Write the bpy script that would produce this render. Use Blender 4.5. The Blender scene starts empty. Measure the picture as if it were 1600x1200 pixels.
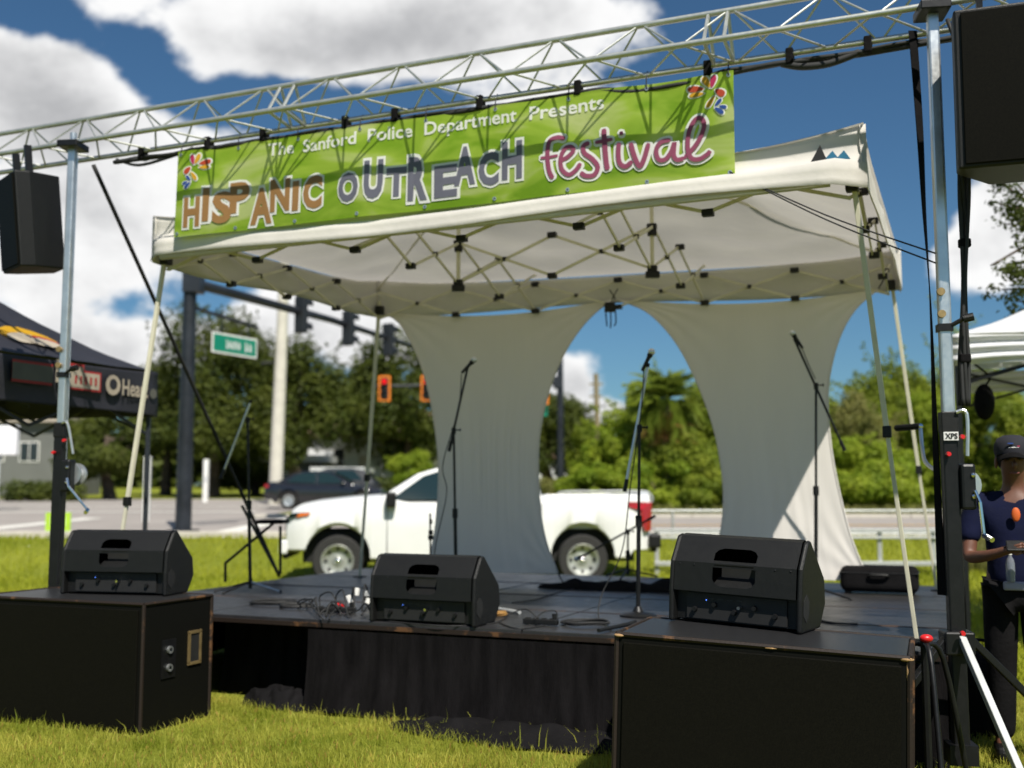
import bpy, bmesh, math, random
from mathutils import Vector, Matrix, noise
R = math.radians
random.seed(7)
scene = bpy.context.scene
COL = scene.collection

# ------------------------------------------------------------------ camera
F = 1700.0                      # focal length in pixels of a 1600 px wide frame
PITCH = R(5.64)
CP, SP = math.cos(PITCH), math.sin(PITCH)
EYE = Vector((0, 0, 1.5))
cam_d = bpy.data.cameras.new('camera')
cam_d.sensor_width = 36.0
cam_d.lens = 36.0 * F / 1600.0
cam_d.clip_end = 3000
cam_d.dof.use_dof = True
cam_d.dof.focus_distance = 5.0
cam_d.dof.aperture_fstop = 1.5
cam = bpy.data.objects.new('camera', cam_d)
COL.objects.link(cam)
cam.location = EYE
cam.rotation_euler = (R(90) + PITCH, 0, 0)
scene.camera = cam

# ------------------------------------------------------------------ stage frame: U along the stage front, V to the back
TH = R(22.6)
U = Vector((math.cos(TH), -math.sin(TH), 0))
V = Vector((math.sin(TH), math.cos(TH), 0))
Z = Vector((0, 0, 1))
SUN_TO = (U * 0.53 - V * 0.58 + Z).normalized()
SUN_EL = math.asin(SUN_TO.z)
SUN_AZ = math.atan2(SUN_TO.x, SUN_TO.y)

# ------------------------------------------------------------------ world, sun, exposure
scene.view_settings.view_transform = 'Standard'
scene.view_settings.look = 'None'
scene.view_settings.gamma = 1.0
scene.view_settings.exposure = 0.38
scene.view_settings.use_curve_mapping = False

def ray(x, y):
    a = (x - 800) / F; b = (600 - y) / F
    return Vector((a, CP - b * SP, SP + b * CP))
def at(x, y, Y):
    r = ray(x, y); return EYE + r * (Y / r.y)
def atz(x, y, z):
    r = ray(x, y); return EYE + r * ((z - EYE.z) / r.z)

world = bpy.data.worlds.new('World'); scene.world = world; world.use_nodes = True
wt = world.node_tree; wt.nodes.clear()
def wn(t, **k):
    n = wt.nodes.new(t)
    for a, b in k.items(): setattr(n, a, b)
    return n
def wm(op, a, b=None, c=None, clamp=False):
    n = wn('ShaderNodeMath', operation=op); n.use_clamp = clamp
    for i, q in enumerate((a, b, c)):
        if q is None: continue
        if isinstance(q, (int, float)): n.inputs[i].default_value = q
        else: wt.links.new(q, n.inputs[i])
    return n.outputs[0]
def wv(op, a, b=None):
    n = wn('ShaderNodeVectorMath', operation=op)
    for i, q in enumerate((a, b)):
        if q is None: continue
        if isinstance(q, (tuple, Vector)): n.inputs[i].default_value = tuple(q)
        else: wt.links.new(q, n.inputs[i])
    return n.outputs[0]
sky = wn('ShaderNodeTexSky', sky_type='NISHITA')
sky.sun_disc = False; sky.sun_elevation = SUN_EL; sky.sun_rotation = SUN_AZ
sky.air_density = 1.0; sky.dust_density = 0.3; sky.ozone_density = 3.0
tc = wn('ShaderNodeTexCoord')
D = wv('NORMALIZE', tc.outputs['Generated'])
sx = wn('ShaderNodeSeparateXYZ'); wt.links.new(D, sx.inputs[0])
dx, dy, dz = sx.outputs
az = wm('ARCTAN2', dx, dy); el = wm('ARCSINE', dz)
def fbm(vec, scale, detail, rough, dist=0.0):
    n = wn('ShaderNodeTexNoise'); n.inputs['Scale'].default_value = scale; n.inputs['Detail'].default_value = detail
    n.inputs['Roughness'].default_value = rough; n.inputs['Distortion'].default_value = dist
    wt.links.new(vec, n.inputs['Vector']); return n.outputs[0]
P0 = wv('MULTIPLY', D, (1.0, 1.0, 1.45))
P1 = wv('ADD', P0, (0.012, -0.010, 0.040))
def dens(vec): 
    a = wm('ADD', wm('MULTIPLY', fbm(vec, 4.6, 10, 0.56, 0.2), 0.75), wm('MULTIPLY', fbm(vec, 15.0, 7, 0.6), 0.25))
    return wm('ADD', wm('MULTIPLY', wm('SUBTRACT', a, 0.5), 1.9), 0.5)
n0 = dens(P0); n1 = dens(P1)
# the clouds of this sky, each an uneven bank in its own direction: pixel of the photograph it stands at, its half sizes, its weight
BANKS = [(85, 150, 130, 75, .40), (-40, 190, 120, 100, .30), (250, 225, 130, 55, .30), (330, 55, 150, 60, .26), (520, 70, 200, 75, .38), (780, 40, 200, 65, .36), (180, 330, 200, 70, .36), (60, 430, 170, 70, .34), (500, 510, 220, 60, .40), (620, 300, 200, 60, .2),
         (950, 12, 100, 30, .16), (880, 590, 50, 36, .40), (938, 655, 46, 30, .42), (1580, 320, 95, 100, .85), (1500, 405, 70, 40, .45), (1000, 512, 34, 14, .20), (230, 555, 160, 50, .34), (700, 170, 120, 40, .12),
         (1270, 300, 330, 260, -.50), (1050, 500, 190, 80, -.22), (215, 95, 70, 40, -.30), (400, 165, 120, 26, -.30), (640, 160, 60, 30, -.20), (180, 480, 60, 36, -.34), (50, 20, 110, 36, -.34)]
tot = None
for (bx, by, rx, ry, am) in BANKS:
    r0 = ray(bx, by).normalized()
    a0, e0 = math.atan2(r0.x, r0.y), math.asin(r0.z)
    qa = wm('MULTIPLY', wm('SUBTRACT', az, a0), F / rx); qe = wm('MULTIPLY', wm('SUBTRACT', el, e0), F / ry)
    g = wm('EXPONENT', wm('MULTIPLY', wm('ADD', wm('MULTIPLY', qa, qa), wm('MULTIPLY', qe, qe)), -0.9))
    g = wm('MULTIPLY', g, am)
    tot = g if tot is None else wm('ADD', tot, g)
base_cov = -0.04
d0 = wm('ADD', wm('ADD', n0, tot), base_cov)
mr = wn('ShaderNodeMapRange', interpolation_type='SMOOTHSTEP'); wt.links.new(d0, mr.inputs[0])
mr.inputs[1].default_value = 0.55; mr.inputs[2].default_value = 0.72
cover = mr.outputs[0]
# lit edges, greyer thick bellies
thick = wn('ShaderNodeMapRange', interpolation_type='SMOOTHSTEP'); wt.links.new(wm('ADD', n1, wm('MULTIPLY', tot, 0.55)), thick.inputs[0])
thick.inputs[1].default_value = 0.54; thick.inputs[2].default_value = 1.08
ramp = wn('ShaderNodeMixRGB'); wt.links.new(thick.outputs[0], ramp.inputs[0])
ramp.inputs[1].default_value = (1.0, 1.0, 1.0, 1); ramp.inputs[2].default_value = (0.48, 0.485, 0.50, 1)
bg1 = wn('ShaderNodeBackground'); bg1.inputs[1].default_value = 0.056
tint = wn('ShaderNodeMixRGB', blend_type='MULTIPLY'); tint.inputs[0].default_value = 1.0; tint.inputs[2].default_value = (0.58, 0.86, 1.0, 1)
wt.links.new(sky.outputs[0], tint.inputs[1]); wt.links.new(tint.outputs[0], bg1.inputs[0])
bg2 = wn('ShaderNodeBackground'); bg2.inputs[1].default_value = 0.76; wt.links.new(ramp.outputs[0], bg2.inputs[0])
mx = wn('ShaderNodeMixShader'); wt.links.new(cover, mx.inputs[0]); wt.links.new(bg1.outputs[0], mx.inputs[1]); wt.links.new(bg2.outputs[0], mx.inputs[2])
wo = wn('ShaderNodeOutputWorld'); wt.links.new(mx.outputs[0], wo.inputs[0])

sun_d = bpy.data.lights.new('sun', 'SUN'); sun_d.energy = 5.0; sun_d.angle = R(0.53); sun_d.color = (1.0, 0.95, 0.86)
sun = bpy.data.objects.new('sun', sun_d); COL.objects.link(sun)
sun.rotation_euler = (-SUN_TO).to_track_quat('-Z', 'Y').to_euler()
sun.location = (0, 0, 40)

# ------------------------------------------------------------------ stage frame helpers
HS = 0.62
_P = atz(700, 978.5, HS)
O = _P - U * 3.262; O.z = 0
def S(u, v, z=0.0): return O + U * u + V * v + Z * z
def uvz(p): d = p - O; return (d.dot(U), d.dot(V), p.z)
def onv(x, y, v):
    r = ray(x, y); n = V
    t = (O + V * v - EYE).dot(n) / r.dot(n); return EYE + r * t
def gz(x, y):
    """height of the ground: a lawn, a bank up to the road, a road that climbs slightly"""
    t = min(1, max(0, (y - 18.8) / 4.0)); t = t * t * (3 - 2 * t)
    return 0.5 * t + max(0, y - 23) * 0.016 if y < 130 else 0.5 + 107 * 0.016
# ------------------------------------------------------------------ lettering outlines (flat print), made once from the built-in font
_gl = {}
def glyphs(body, offset=0.0, shear=0.0):
    k = (body, offset, shear)
    if k in _gl: return _gl[k]
    cu = bpy.data.curves.new('lettering', 'FONT'); cu.body = body; cu.offset = offset; cu.shear = shear; cu.resolution_u = 3; cu.fill_mode = 'FRONT'
    ob = bpy.data.objects.new('lettering', cu); COL.objects.link(ob)
    dg = bpy.context.evaluated_depsgraph_get()
    me = bpy.data.meshes.new_from_object(ob.evaluated_get(dg))
    out = ([(v.co.x, v.co.y) for v in me.vertices], [tuple(p.vertices) for p in me.polygons])
    bpy.data.objects.remove(ob); bpy.data.curves.remove(cu); bpy.data.meshes.remove(me)
    _gl[k] = out; return out
for _c in 'HISPANCOUTRE':
    glyphs(_c, 0.045); glyphs(_c, 0.105)
[glyphs(w, 0.018) for w in ('The', 'Sanford', 'Police', 'Department', 'Presents')]; glyphs('Heart', 0.02); glyphs('XPS', 0.03); glyphs('U', .03)

# ------------------------------------------------------------------ mesh builder
class MB:
    def __init__(s): s.v = []; s.f = []; s.m = []
    def add(s, vs, fs, m=0):
        b = len(s.v); s.v += [tuple(q) for q in vs]; s.f += [tuple(i + b for i in f) for f in fs]; s.m += [m] * len(fs); return s
    def box(s, c, d, M=None, m=0):
        x, y, z = d[0] / 2, d[1] / 2, d[2] / 2
        vs = [Vector((c[0] + a * x, c[1] + b * y, c[2] + e * z)) for a in (-1, 1) for b in (-1, 1) for e in (-1, 1)]
        if M is not None: vs = [M @ q for q in vs]
        return s.add(vs, [(0, 1, 3, 2), (4, 6, 7, 5), (0, 4, 5, 1), (2, 3, 7, 6), (0, 2, 6, 4), (1, 5, 7, 3)], m)
    def bar(s, a, b, w, h, up=Z, m=0):
        """a rectangular bar from a to b"""
        a, b = Vector(a), Vector(b); d = b - a; L = d.length; d.normalize()
        x = d.cross(up)
        if x.length < 1e-4: x = d.cross(Vector((1, 0, 0)))
        x.normalize(); y = x.cross(d)
        vs = [p + x * (w / 2 * i) + y * (h / 2 * j) for p in (a, b) for i, j in ((-1, -1), (1, -1), (1, 1), (-1, 1))]
        return s.add(vs, [(0, 3, 2, 1), (4, 5, 6, 7), (0, 1, 5, 4), (1, 2, 6, 5), (2, 3, 7, 6), (3, 0, 4, 7)], m)
    def tube(s, pts, r, n=8, caps=True, m=0, sy=1.0, up=None):
        pts = [Vector(p) for p in pts]; k = len(pts)
        rr = r if isinstance(r, (list, tuple)) else [r] * k
        x = None; vs = []
        for i, p in enumerate(pts):
            t = (pts[min(i + 1, k - 1)] - pts[max(i - 1, 0)])
            if t.length < 1e-9: t = Vector((0, 0, 1))
            t.normalize()
            if up is not None: x = t.cross(up)
            elif x is None: x = t.cross(Z if abs(t.z) < .95 else Vector((1, 0, 0)))
            else: x = x - t * x.dot(t)
            if x.length < 1e-6: x = t.cross(Vector((0, 1, 0)))
            x.normalize(); y = t.cross(x)
            for j in range(n):
                a = 2 * math.pi * j / n
                vs.append(p + x * (math.cos(a) * rr[i]) + y * (math.sin(a) * rr[i] * sy))
        fs = []
        for i in range(k - 1):
            for j in range(n):
                j2 = (j + 1) % n
                fs.append((i * n + j, i * n + j2, (i + 1) * n + j2, (i + 1) * n + j))
        if caps: fs += [tuple(range(n - 1, -1, -1)), tuple((k - 1) * n + j for j in range(n))]
        return s.add(vs, fs, m)
    def lathe(s, prof, n=20, M=None, m=0, caps=True):
        vs = []; fs = []
        for (r, z) in prof:
            for j in range(n):
                a = 2 * math.pi * j / n; vs.append(Vector((r * math.cos(a), r * math.sin(a), z)))
        for i in range(len(prof) - 1):
            for j in range(n):
                j2 = (j + 1) % n
                fs.append((i * n + j, i * n + j2, (i + 1) * n + j2, (i + 1) * n + j))
        if caps: fs += [tuple(range(n - 1, -1, -1)), tuple((len(prof) - 1) * n + j for j in range(n))]
        if M is not None: vs = [M @ q for q in vs]
        return s.add(vs, fs, m)
    def prism(s, poly, a, b, m=0):
        """poly: 3D points; extruded from +a to +b (vectors)"""
        n = len(poly); a, b = Vector(a), Vector(b)
        vs = [Vector(p) + a for p in poly] + [Vector(p) + b for p in poly]
        fs = [tuple(range(n - 1, -1, -1)), tuple(range(n, 2 * n))] + [(i, (i + 1) % n, n + (i + 1) % n, n + i) for i in range(n)]
        return s.add(vs, fs, m)
    def grid(s, fn, nu, nv, m=0, thick=None):
        vs = [fn(i / nu, j / nv) for i in range(nu + 1) for j in range(nv + 1)]
        fs = [(i * (nv + 1) + j, (i + 1) * (nv + 1) + j, (i + 1) * (nv + 1) + j + 1, i * (nv + 1) + j + 1) for i in range(nu) for j in range(nv)]
        return s.add(vs, fs, m)
    def sphere(s, c, r, n=12, k=8, m=0, sc=(1, 1, 1)):
        c = Vector(c)
        prof = [(max(1e-4, math.sin(math.pi * i / k)) * r, -math.cos(math.pi * i / k) * r) for i in range(k + 1)]
        return s.lathe(prof, n, Matrix.Translation(c) @ Matrix.Diagonal((sc[0], sc[1], sc[2], 1)), m)

def link(o): COL.objects.link(o); return o
def finish(o, mats, smooth, bevel, solid, seg=2):
    for mt in (mats if isinstance(mats, (list, tuple)) else [mats]): o.data.materials.append(mt)
    if smooth:
        o.data.shade_smooth()
        if smooth == 'auto':
            o.data.shade_flat()
            bm = bmesh.new(); bm.from_mesh(o.data)
            for f in bm.faces: f.smooth = True
            for e in bm.edges:
                if len(e.link_faces) == 2 and e.calc_face_angle(0) > R(38): e.smooth = False
            bm.to_mesh(o.data); bm.free()
    if solid:
        md = o.modifiers.new('thickness', 'SOLIDIFY'); md.thickness = solid; md.offset = 0
    if bevel:
        md = o.modifiers.new('bevel', 'BEVEL'); md.width = bevel; md.segments = seg; md.limit_method = 'ANGLE'; md.angle_limit = R(35)
def tag(o, label=None, cat=None, group=None, kind=None):
    if label: o['label'] = label
    if cat: o['category'] = cat
    if group: o['group'] = group
    if kind: o['kind'] = kind
    return o
def thing(name, label, cat, loc=(0, 0, 0), rotz=0.0, group=None):
    o = bpy.data.objects.new(name, None); link(o); o.empty_display_size = .2
    o.matrix_basis = Matrix.Translation(Vector(loc)) @ Matrix.Rotation(rotz, 4, 'Z')
    return tag(o, label, cat, group)
def mesh_obj(mb, name, mats, smooth=False, bevel=0, solid=0, seg=2, recalc=True):
    me = bpy.data.meshes.new(name); me.from_pydata([tuple(q) for q in mb.v], [], mb.f)
    if any(mb.m): me.polygons.foreach_set('material_index', mb.m)
    if recalc and len(mb.f) < 60000:
        bm = bmesh.new(); bm.from_mesh(me); bmesh.ops.recalc_face_normals(bm, faces=bm.faces); bm.to_mesh(me); bm.free()
    o = bpy.data.objects.new(name, me); link(o); finish(o, mats, smooth, bevel, solid, seg); return o
def part(mb, name, mats, parent, world=True, smooth=False, bevel=0, solid=0, seg=2, recalc=True):
    """a mesh under its thing; world: the builder's points are world points"""
    o = mesh_obj(mb, name, mats, smooth, bevel, solid, seg, recalc); o.parent = parent
    if world and parent.parent is None: o.matrix_parent_inverse = parent.matrix_basis.inverted()
    return o
def single(mb, name, mats, label, cat, group=None, kind=None, smooth=False, bevel=0, solid=0, seg=2, recalc=True):
    """a thing that is one mesh; its origin moves to its base"""
    xs = [q[0] for q in mb.v]; ys = [q[1] for q in mb.v]; zs = [q[2] for q in mb.v]
    c = Vector(((min(xs) + max(xs)) / 2, (min(ys) + max(ys)) / 2, min(zs)))
    mb.v = [tuple(Vector(q) - c) for q in mb.v]
    o = mesh_obj(mb, name, mats, smooth, bevel, solid, seg, recalc); o.location = c
    return tag(o, label, cat, group, kind)
def copy_tree(o, parent=None):
    c = o.copy(); COL.objects.link(c); c.parent = parent
    for ch in list(o.children): copy_tree(ch, c)
    return c
def catmull(pts, k=6):
    pts = [Vector(p) for p in pts]; out = []
    for i in range(len(pts) - 1):
        p0, p1, p2, p3 = pts[max(i - 1, 0)], pts[i], pts[i + 1], pts[min(i + 2, len(pts) - 1)]
        for j in range(k):
            t = j / k
            out.append(0.5 * ((2 * p1) + (p2 - p0) * t + (2 * p0 - 5 * p1 + 4 * p2 - p3) * t * t + (3 * p1 - p0 - 3 * p2 + p3) * t ** 3))
    out.append(pts[-1]); return out

# ------------------------------------------------------------------ materials
class NT:
    def __init__(s, name):
        s.m = bpy.data.materials.new(name); s.m.use_nodes = True; s.t = s.m.node_tree; s.t.nodes.clear()
        s.out = s.n('ShaderNodeOutputMaterial')
    def n(s, t, **k):
        n = s.t.nodes.new(t)
        for a, b in k.items(): setattr(n, a, b)
        return n
    def l(s, a, b): s.t.links.new(a, b)
    def coord(s, which='Object', scale=None):
        o = s.n('ShaderNodeTexCoord').outputs[which]
        if scale:
            mp = s.n('ShaderNodeMapping'); mp.inputs['Scale'].default_value = scale; s.l(o, mp.inputs[0]); o = mp.outputs[0]
        return o
    def noise(s, vec, scale, detail=4, rough=.55, dist=0):
        n = s.n('ShaderNodeTexNoise'); n.inputs['Scale'].default_value = scale; n.inputs['Detail'].default_value = detail
        n.inputs['Roughness'].default_value = rough; n.inputs['Distortion'].default_value = dist; s.l(vec, n.inputs['Vector']); return n.outputs[0]
    def ramp(s, fac, a, b, lo=0.3, hi=0.7):
        r = s.n('ShaderNodeValToRGB'); r.color_ramp.elements[0].position = lo; r.color_ramp.elements[1].position = hi
        r.color_ramp.elements[0].color = (*a, 1); r.color_ramp.elements[1].color = (*b, 1); s.l(fac, r.inputs[0]); return r.outputs[0]
    def bump(s, h, st, dist=.01):
        b = s.n('ShaderNodeBump'); b.inputs['Strength'].default_value = st; b.inputs['Distance'].default_value = dist; s.l(h, b.inputs['Height']); return b.outputs[0]
def mul(c, k): return tuple(min(1, max(0, q * k)) for q in c)
def mat(name, col, rough=.6, metal=0.0, var=.15, scale=6, bump=0.0, bscale=60, spec=.5, coat=0.0, trans=0.0, rvar=.12, stretch=None):
    t = NT(name); p = t.n('ShaderNodeBsdfPrincipled'); c = t.coord('Object', stretch)
    n = t.noise(c, scale, 6, .6)
    t.l(t.ramp(n, mul(col, 1 - var), mul(col, 1 + var)), p.inputs['Base Color'])
    p.inputs['Metallic'].default_value = metal; p.inputs['Specular IOR Level'].default_value = spec
    n2 = t.noise(c, scale * 4, 4, .6)
    rr = t.n('ShaderNodeMapRange'); t.l(n2, rr.inputs[0]); rr.inputs[3].default_value = max(.02, rough - rvar); rr.inputs[4].default_value = min(1, rough + rvar)
    t.l(rr.outputs[0], p.inputs['Roughness'])
    if coat: p.inputs['Coat Weight'].default_value = coat; p.inputs['Coat Roughness'].default_value = .05
    if bump: t.l(t.bump(t.noise(c, bscale, 4, .6), bump), p.inputs['Normal'])
    sh = p.outputs[0]
    if trans:
        tr = t.n('ShaderNodeBsdfTranslucent'); tr.inputs[0].default_value = (*mul(col, 1.0), 1)
        mxn = t.n('ShaderNodeMixShader'); mxn.inputs[0].default_value = trans; t.l(sh, mxn.inputs[1]); t.l(tr.outputs[0], mxn.inputs[2]); sh = mxn.outputs[0]
    t.l(sh, t.out.inputs[0]); return t.m
def emit(name, col, st):
    t = NT(name); e = t.n('ShaderNodeEmission'); e.inputs[0].default_value = (*col, 1); e.inputs[1].default_value = st; t.l(e.outputs[0], t.out.inputs[0]); return t.m
def worn(name, col, under, rough=.55, thr=.62, scale=14, bump=.1, spec=.3):
    """paint chipped down to what is under it"""
    t = NT(name); p = t.n('ShaderNodeBsdfPrincipled'); c = t.coord('Object')
    n = t.noise(c, scale, 8, .7); k = t.n('ShaderNodeMapRange'); t.l(n, k.inputs[0]); k.inputs[1].default_value = thr; k.inputs[2].default_value = thr + .05
    m2 = t.n('ShaderNodeMixRGB'); t.l(k.outputs[0], m2.inputs[0]); m2.inputs[1].default_value = (*col, 1); m2.inputs[2].default_value = (*under, 1)
    t.l(m2.outputs[0], p.inputs['Base Color']); p.inputs['Roughness'].default_value = rough; p.inputs['Specular IOR Level'].default_value = spec
    t.l(t.bump(t.noise(c, 70, 4), bump), p.inputs['Normal']); t.l(p.outputs[0], t.out.inputs[0]); return t.m
def leafmat(name, a, b, trans=.35, scale=.6, rough=.55):
    t = NT(name); p = t.n('ShaderNodeBsdfPrincipled'); c = t.coord('Object')
    n = t.noise(c, scale, 5, .65); col = t.ramp(n, a, b, .32, .68)
    t.l(col, p.inputs['Base Color']); p.inputs['Roughness'].default_value = rough; p.inputs['Specular IOR Level'].default_value = .25
    tr = t.n('ShaderNodeBsdfTranslucent'); t.l(col, tr.inputs[0])
    mxn = t.n('ShaderNodeMixShader'); mxn.inputs[0].default_value = trans; t.l(p.outputs[0], mxn.inputs[1]); t.l(tr.outputs[0], mxn.inputs[2])
    t.l(mxn.outputs[0], t.out.inputs[0]); return t.m
def glassy(name, col, rough=.06):
    t = NT(name); p = t.n('ShaderNodeBsdfPrincipled'); p.inputs['Base Color'].default_value = (*col, 1); p.inputs['Roughness'].default_value = rough
    p.inputs['Specular IOR Level'].default_value = .8; p.inputs['Coat Weight'].default_value = .5
    t.l(p.outputs[0], t.out.inputs[0]); return t.m

MT = {}
MT['black_plastic'] = mat('black_plastic', (.0058, .0058, .0056), .48, var=.2, scale=20, bump=.25, bscale=260, spec=.35)
MT['black_metal'] = mat('black_metal', (.006, .006, .0065), .42, var=.25, scale=12, spec=.35)
MT['black_cloth'] = mat('black_cloth', (.007, .0065, .007), .9, var=.4, scale=5, bump=.4, bscale=45, spec=.1)
MT['skirt'] = mat('skirt', (.0075, .0068, .0072), .95, var=.5, scale=3, bump=.5, bscale=30, spec=.05, stretch=(4, 4, .6))
MT['rubber'] = mat('rubber', (.014, .014, .014), .7, var=.3, scale=10)
MT['recess'] = mat('recess', (.008, .008, .008), .7)
MT['steel'] = mat('steel', (.62, .64, .64), .34, metal=.85, var=.12, scale=9)
MT['aluminium'] = mat('aluminium', (.52, .53, .49), .45, metal=.75, var=.14, scale=7)
MT['chrome'] = mat('chrome', (.75, .75, .75), .12, metal=1.0, var=.05)
MT['cream_metal'] = mat('cream_metal', (.60, .57, .44), .45, var=.10, scale=7)
MT['white_fabric'] = mat('white_fabric', (.74, .71, .66), .85, var=.10, scale=1.6, trans=.30, spec=.1, bump=.55, bscale=6)
MT['roof_fabric'] = mat('roof_fabric', (.60, .567, .525), .85, var=.22, scale=1.6, trans=.36, spec=.1, bump=1.0, bscale=4, stretch=(.6, 1.8, 1.6))  # stretched colour streaks stand in for the shading of wrinkles
MT['panel_fabric'] = mat('panel_fabric', (.70, .665, .62), .8, var=.03, scale=1.4, trans=.14, spec=.1, bump=.22, bscale=5, stretch=(2.2, 2.2, .35))
MT['white_paint'] = mat('white_paint', (.76, .76, .745), .25, var=.05, scale=1.5, coat=.6, rvar=.04)
MT['white_plastic'] = mat('white_plastic', (.75, .74, .70), .45, var=.08)
MT['white_gloss'] = mat('white_gloss', (.78, .78, .80), .4, var=.05)
MT['red_plastic'] = mat('red_plastic', (.55, .012, .015), .35, var=.1)
MT['tail_red'] = glassy('tail_red', (.32, .006, .010), .15)
MT['amber'] = glassy('amber', (.75, .16, .01), .15)
MT['dark_glass'] = glassy('dark_glass', (.010, .022, .020))
MT['black_paint'] = mat('black_paint', (.010, .010, .013), .18, var=.1, coat=.8, rvar=.04)
MT['tyre'] = mat('tyre', (.022, .021, .02), .85, var=.2, scale=20, bump=.3, bscale=80)
MT['deck'] = mat('deck', (.024, .0235, .025), .40, var=.35, scale=3.2, bump=.15, bscale=90, rvar=.16)
MT['worn_black'] = worn('worn_black', (.016, .015, .014), (.20, .10, .045), .5, .66, 9)
MT['worn_edge'] = worn('worn_edge', (.016, .010, .007), (.10, .048, .02), .6, .55, 3.5)
MT['sub_top'] = worn('sub_top', (.018, .018, .019), (.20, .12, .06), .38, .735, 16)
MT['sub_side'] = worn('sub_side', (.005, .005, .004), (.10, .05, .025), .6, .77, 14, spec=.08)
MT['bare_wood'] = mat('bare_wood', (.33, .20, .09), .8, var=.5, scale=30)
MT['brass'] = mat('brass', (.28, .20, .09), .5, metal=.6, var=.3, scale=20)
MT['sign_green'] = mat('sign_green', (.0, .20, .12), .5, var=.08)
MT['black_tent'] = mat('black_tent', (.016, .016, .022), .6, var=.2, scale=2, bump=.3, bscale=6, spec=.5)
MT['white_tent'] = mat('white_tent', (.78, .78, .80), .7, var=.04, scale=2, trans=.22, bump=.4, bscale=5)
MT['navy'] = mat('navy', (.005, .007, .028), .85, var=.2, scale=9, bump=.3, bscale=24, spec=.15)  # shirt colour darkened to stand in for shade on the person
MT['skin'] = mat('skin', (.13, .052, .030), .55, var=.12, scale=18)  # skin tone lowered too, the person's shade put into the colour
MT['hair'] = mat('hair', (.01, .008, .007), .7)
MT['concrete'] = mat('concrete', (.56, .53, .45), .85, var=.12, scale=3, bump=.2, bscale=30)
MT['wood_pole'] = mat('wood_pole', (.22, .18, .10), .9, var=.25, scale=4, stretch=(6, 6, .4))
MT['bark'] = mat('bark', (.075, .055, .038), .95, var=.35, scale=5, bump=.6, bscale=14)
MT['wall_white'] = mat('wall_white', (.52, .53, .54), .85, var=.07, scale=.7)
MT['wall_grey'] = mat('wall_grey', (.13, .135, .125), .85, var=.1, scale=.7)
MT['wall_tan'] = mat('wall_tan', (.40, .35, .29), .85, var=.1, scale=.7)
MT['roof_brown'] = mat('roof_brown', (.20, .13, .09), .9, var=.25, scale=3, bump=.4, bscale=12)
MT['window_dark'] = glassy('window_dark', (.012, .014, .016), .1)
MT['galvanised'] = mat('galvanised', (.42, .43, .42), .5, metal=.35, var=.12, scale=8)
MT['orange'] = mat('orange', (.75, .20, .012), .5, var=.05)
MT['signal_black'] = mat('signal_black', (.012, .014, .017), .5, var=.2)
MT['pole_dark'] = mat('pole_dark', (.018, .021, .027), .45, var=.5, scale=1.6, metal=.2)
MT['red_light'] = emit('red_light', (1, .015, .02), 1.0)
MT['blue_led'] = emit('blue_led', (.1, .25, 1), 2.0)
MT['gold'] = mat('gold', (.33, .175, .06), .6, var=.06, trans=.25)
MT['slate'] = mat('slate', (.145, .145, .19), .6, var=.06, trans=.25)
MT['magenta'] = mat('magenta', (.28, .06, .12), .6, var=.06, trans=.25)
MT['print_white'] = mat('print_white', (.78, .77, .76), .6, var=.03, trans=.25)
for nm, c in dict(p_red=(.48, .06, .02), p_yellow=(.62, .34, .01), p_pink=(.45, .02, .10), p_blue=(.02, .07, .30), p_orange=(.55, .15, .02)).items():
    MT[nm] = mat(nm, c, .6, var=.05, trans=.25)
MT['leaf_oak'] = leafmat('leaf_oak', (.036, .058, .008), (.120, .140, .020), .38, .5)
MT['leaf_mid'] = leafmat('leaf_mid', (.110, .175, .014), (.330, .370, .040), .48, .7)
MT['leaf_bright'] = leafmat('leaf_bright', (.160, .255, .016), (.400, .460, .045), .50, .9)
MT['leaf_olive'] = leafmat('leaf_olive', (.120, .140, .024), (.310, .290, .095), .42, .8)
MT['leaf_palm'] = leafmat('leaf_palm', (.11, .18, .016), (.28, .33, .05), .42, .8)
MT['leaf_dead'] = leafmat('leaf_dead', (.26, .15, .04), (.52, .28, .09), .35, 1.2)
MT['grass_blade'] = leafmat('grass_blade', (.170, .225, .012), (.56, .52, .095), .45, 2.2)
MT['grass_far'] = leafmat('grass_far', (.230, .275, .014), (.44, .45, .040), .42, .45)

def ground_mat():
    t = NT('lawn'); p = t.n('ShaderNodeBsdfPrincipled'); c = t.coord('Object')
    a = t.ramp(t.noise(c, .35, 6, .65), (.140, .180, .012), (.260, .285, .028)); b = t.ramp(t.noise(c, 9, 6, .7), (.08, .105, .010), (.29, .29, .05))
    m2 = t.n('ShaderNodeMixRGB'); m2.inputs[0].default_value = .45; t.l(a, m2.inputs[1]); t.l(b, m2.inputs[2]); t.l(m2.outputs[0], p.inputs['Base Color'])
    p.inputs['Roughness'].default_value = .95; p.inputs['Specular IOR Level'].default_value = .1
    t.l(t.bump(t.noise(c, 25, 6, .7), .9, .04), p.inputs['Normal']); t.l(p.outputs[0], t.out.inputs[0]); return t.m
MT['lawn'] = ground_mat()
MT['road'] = mat('road', (.30, .27, .245), .9, var=.12, scale=.5, bump=.3, bscale=50)
MT['kerb'] = mat('kerb', (.50, .46, .40), .9, var=.12, scale=2)
MT['road_paint'] = mat('road_paint', (.68, .66, .60), .8, var=.15, scale=3)
MT['road_yellow'] = mat('road_yellow', (.55, .32, .06), .8, var=.15, scale=3)
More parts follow.
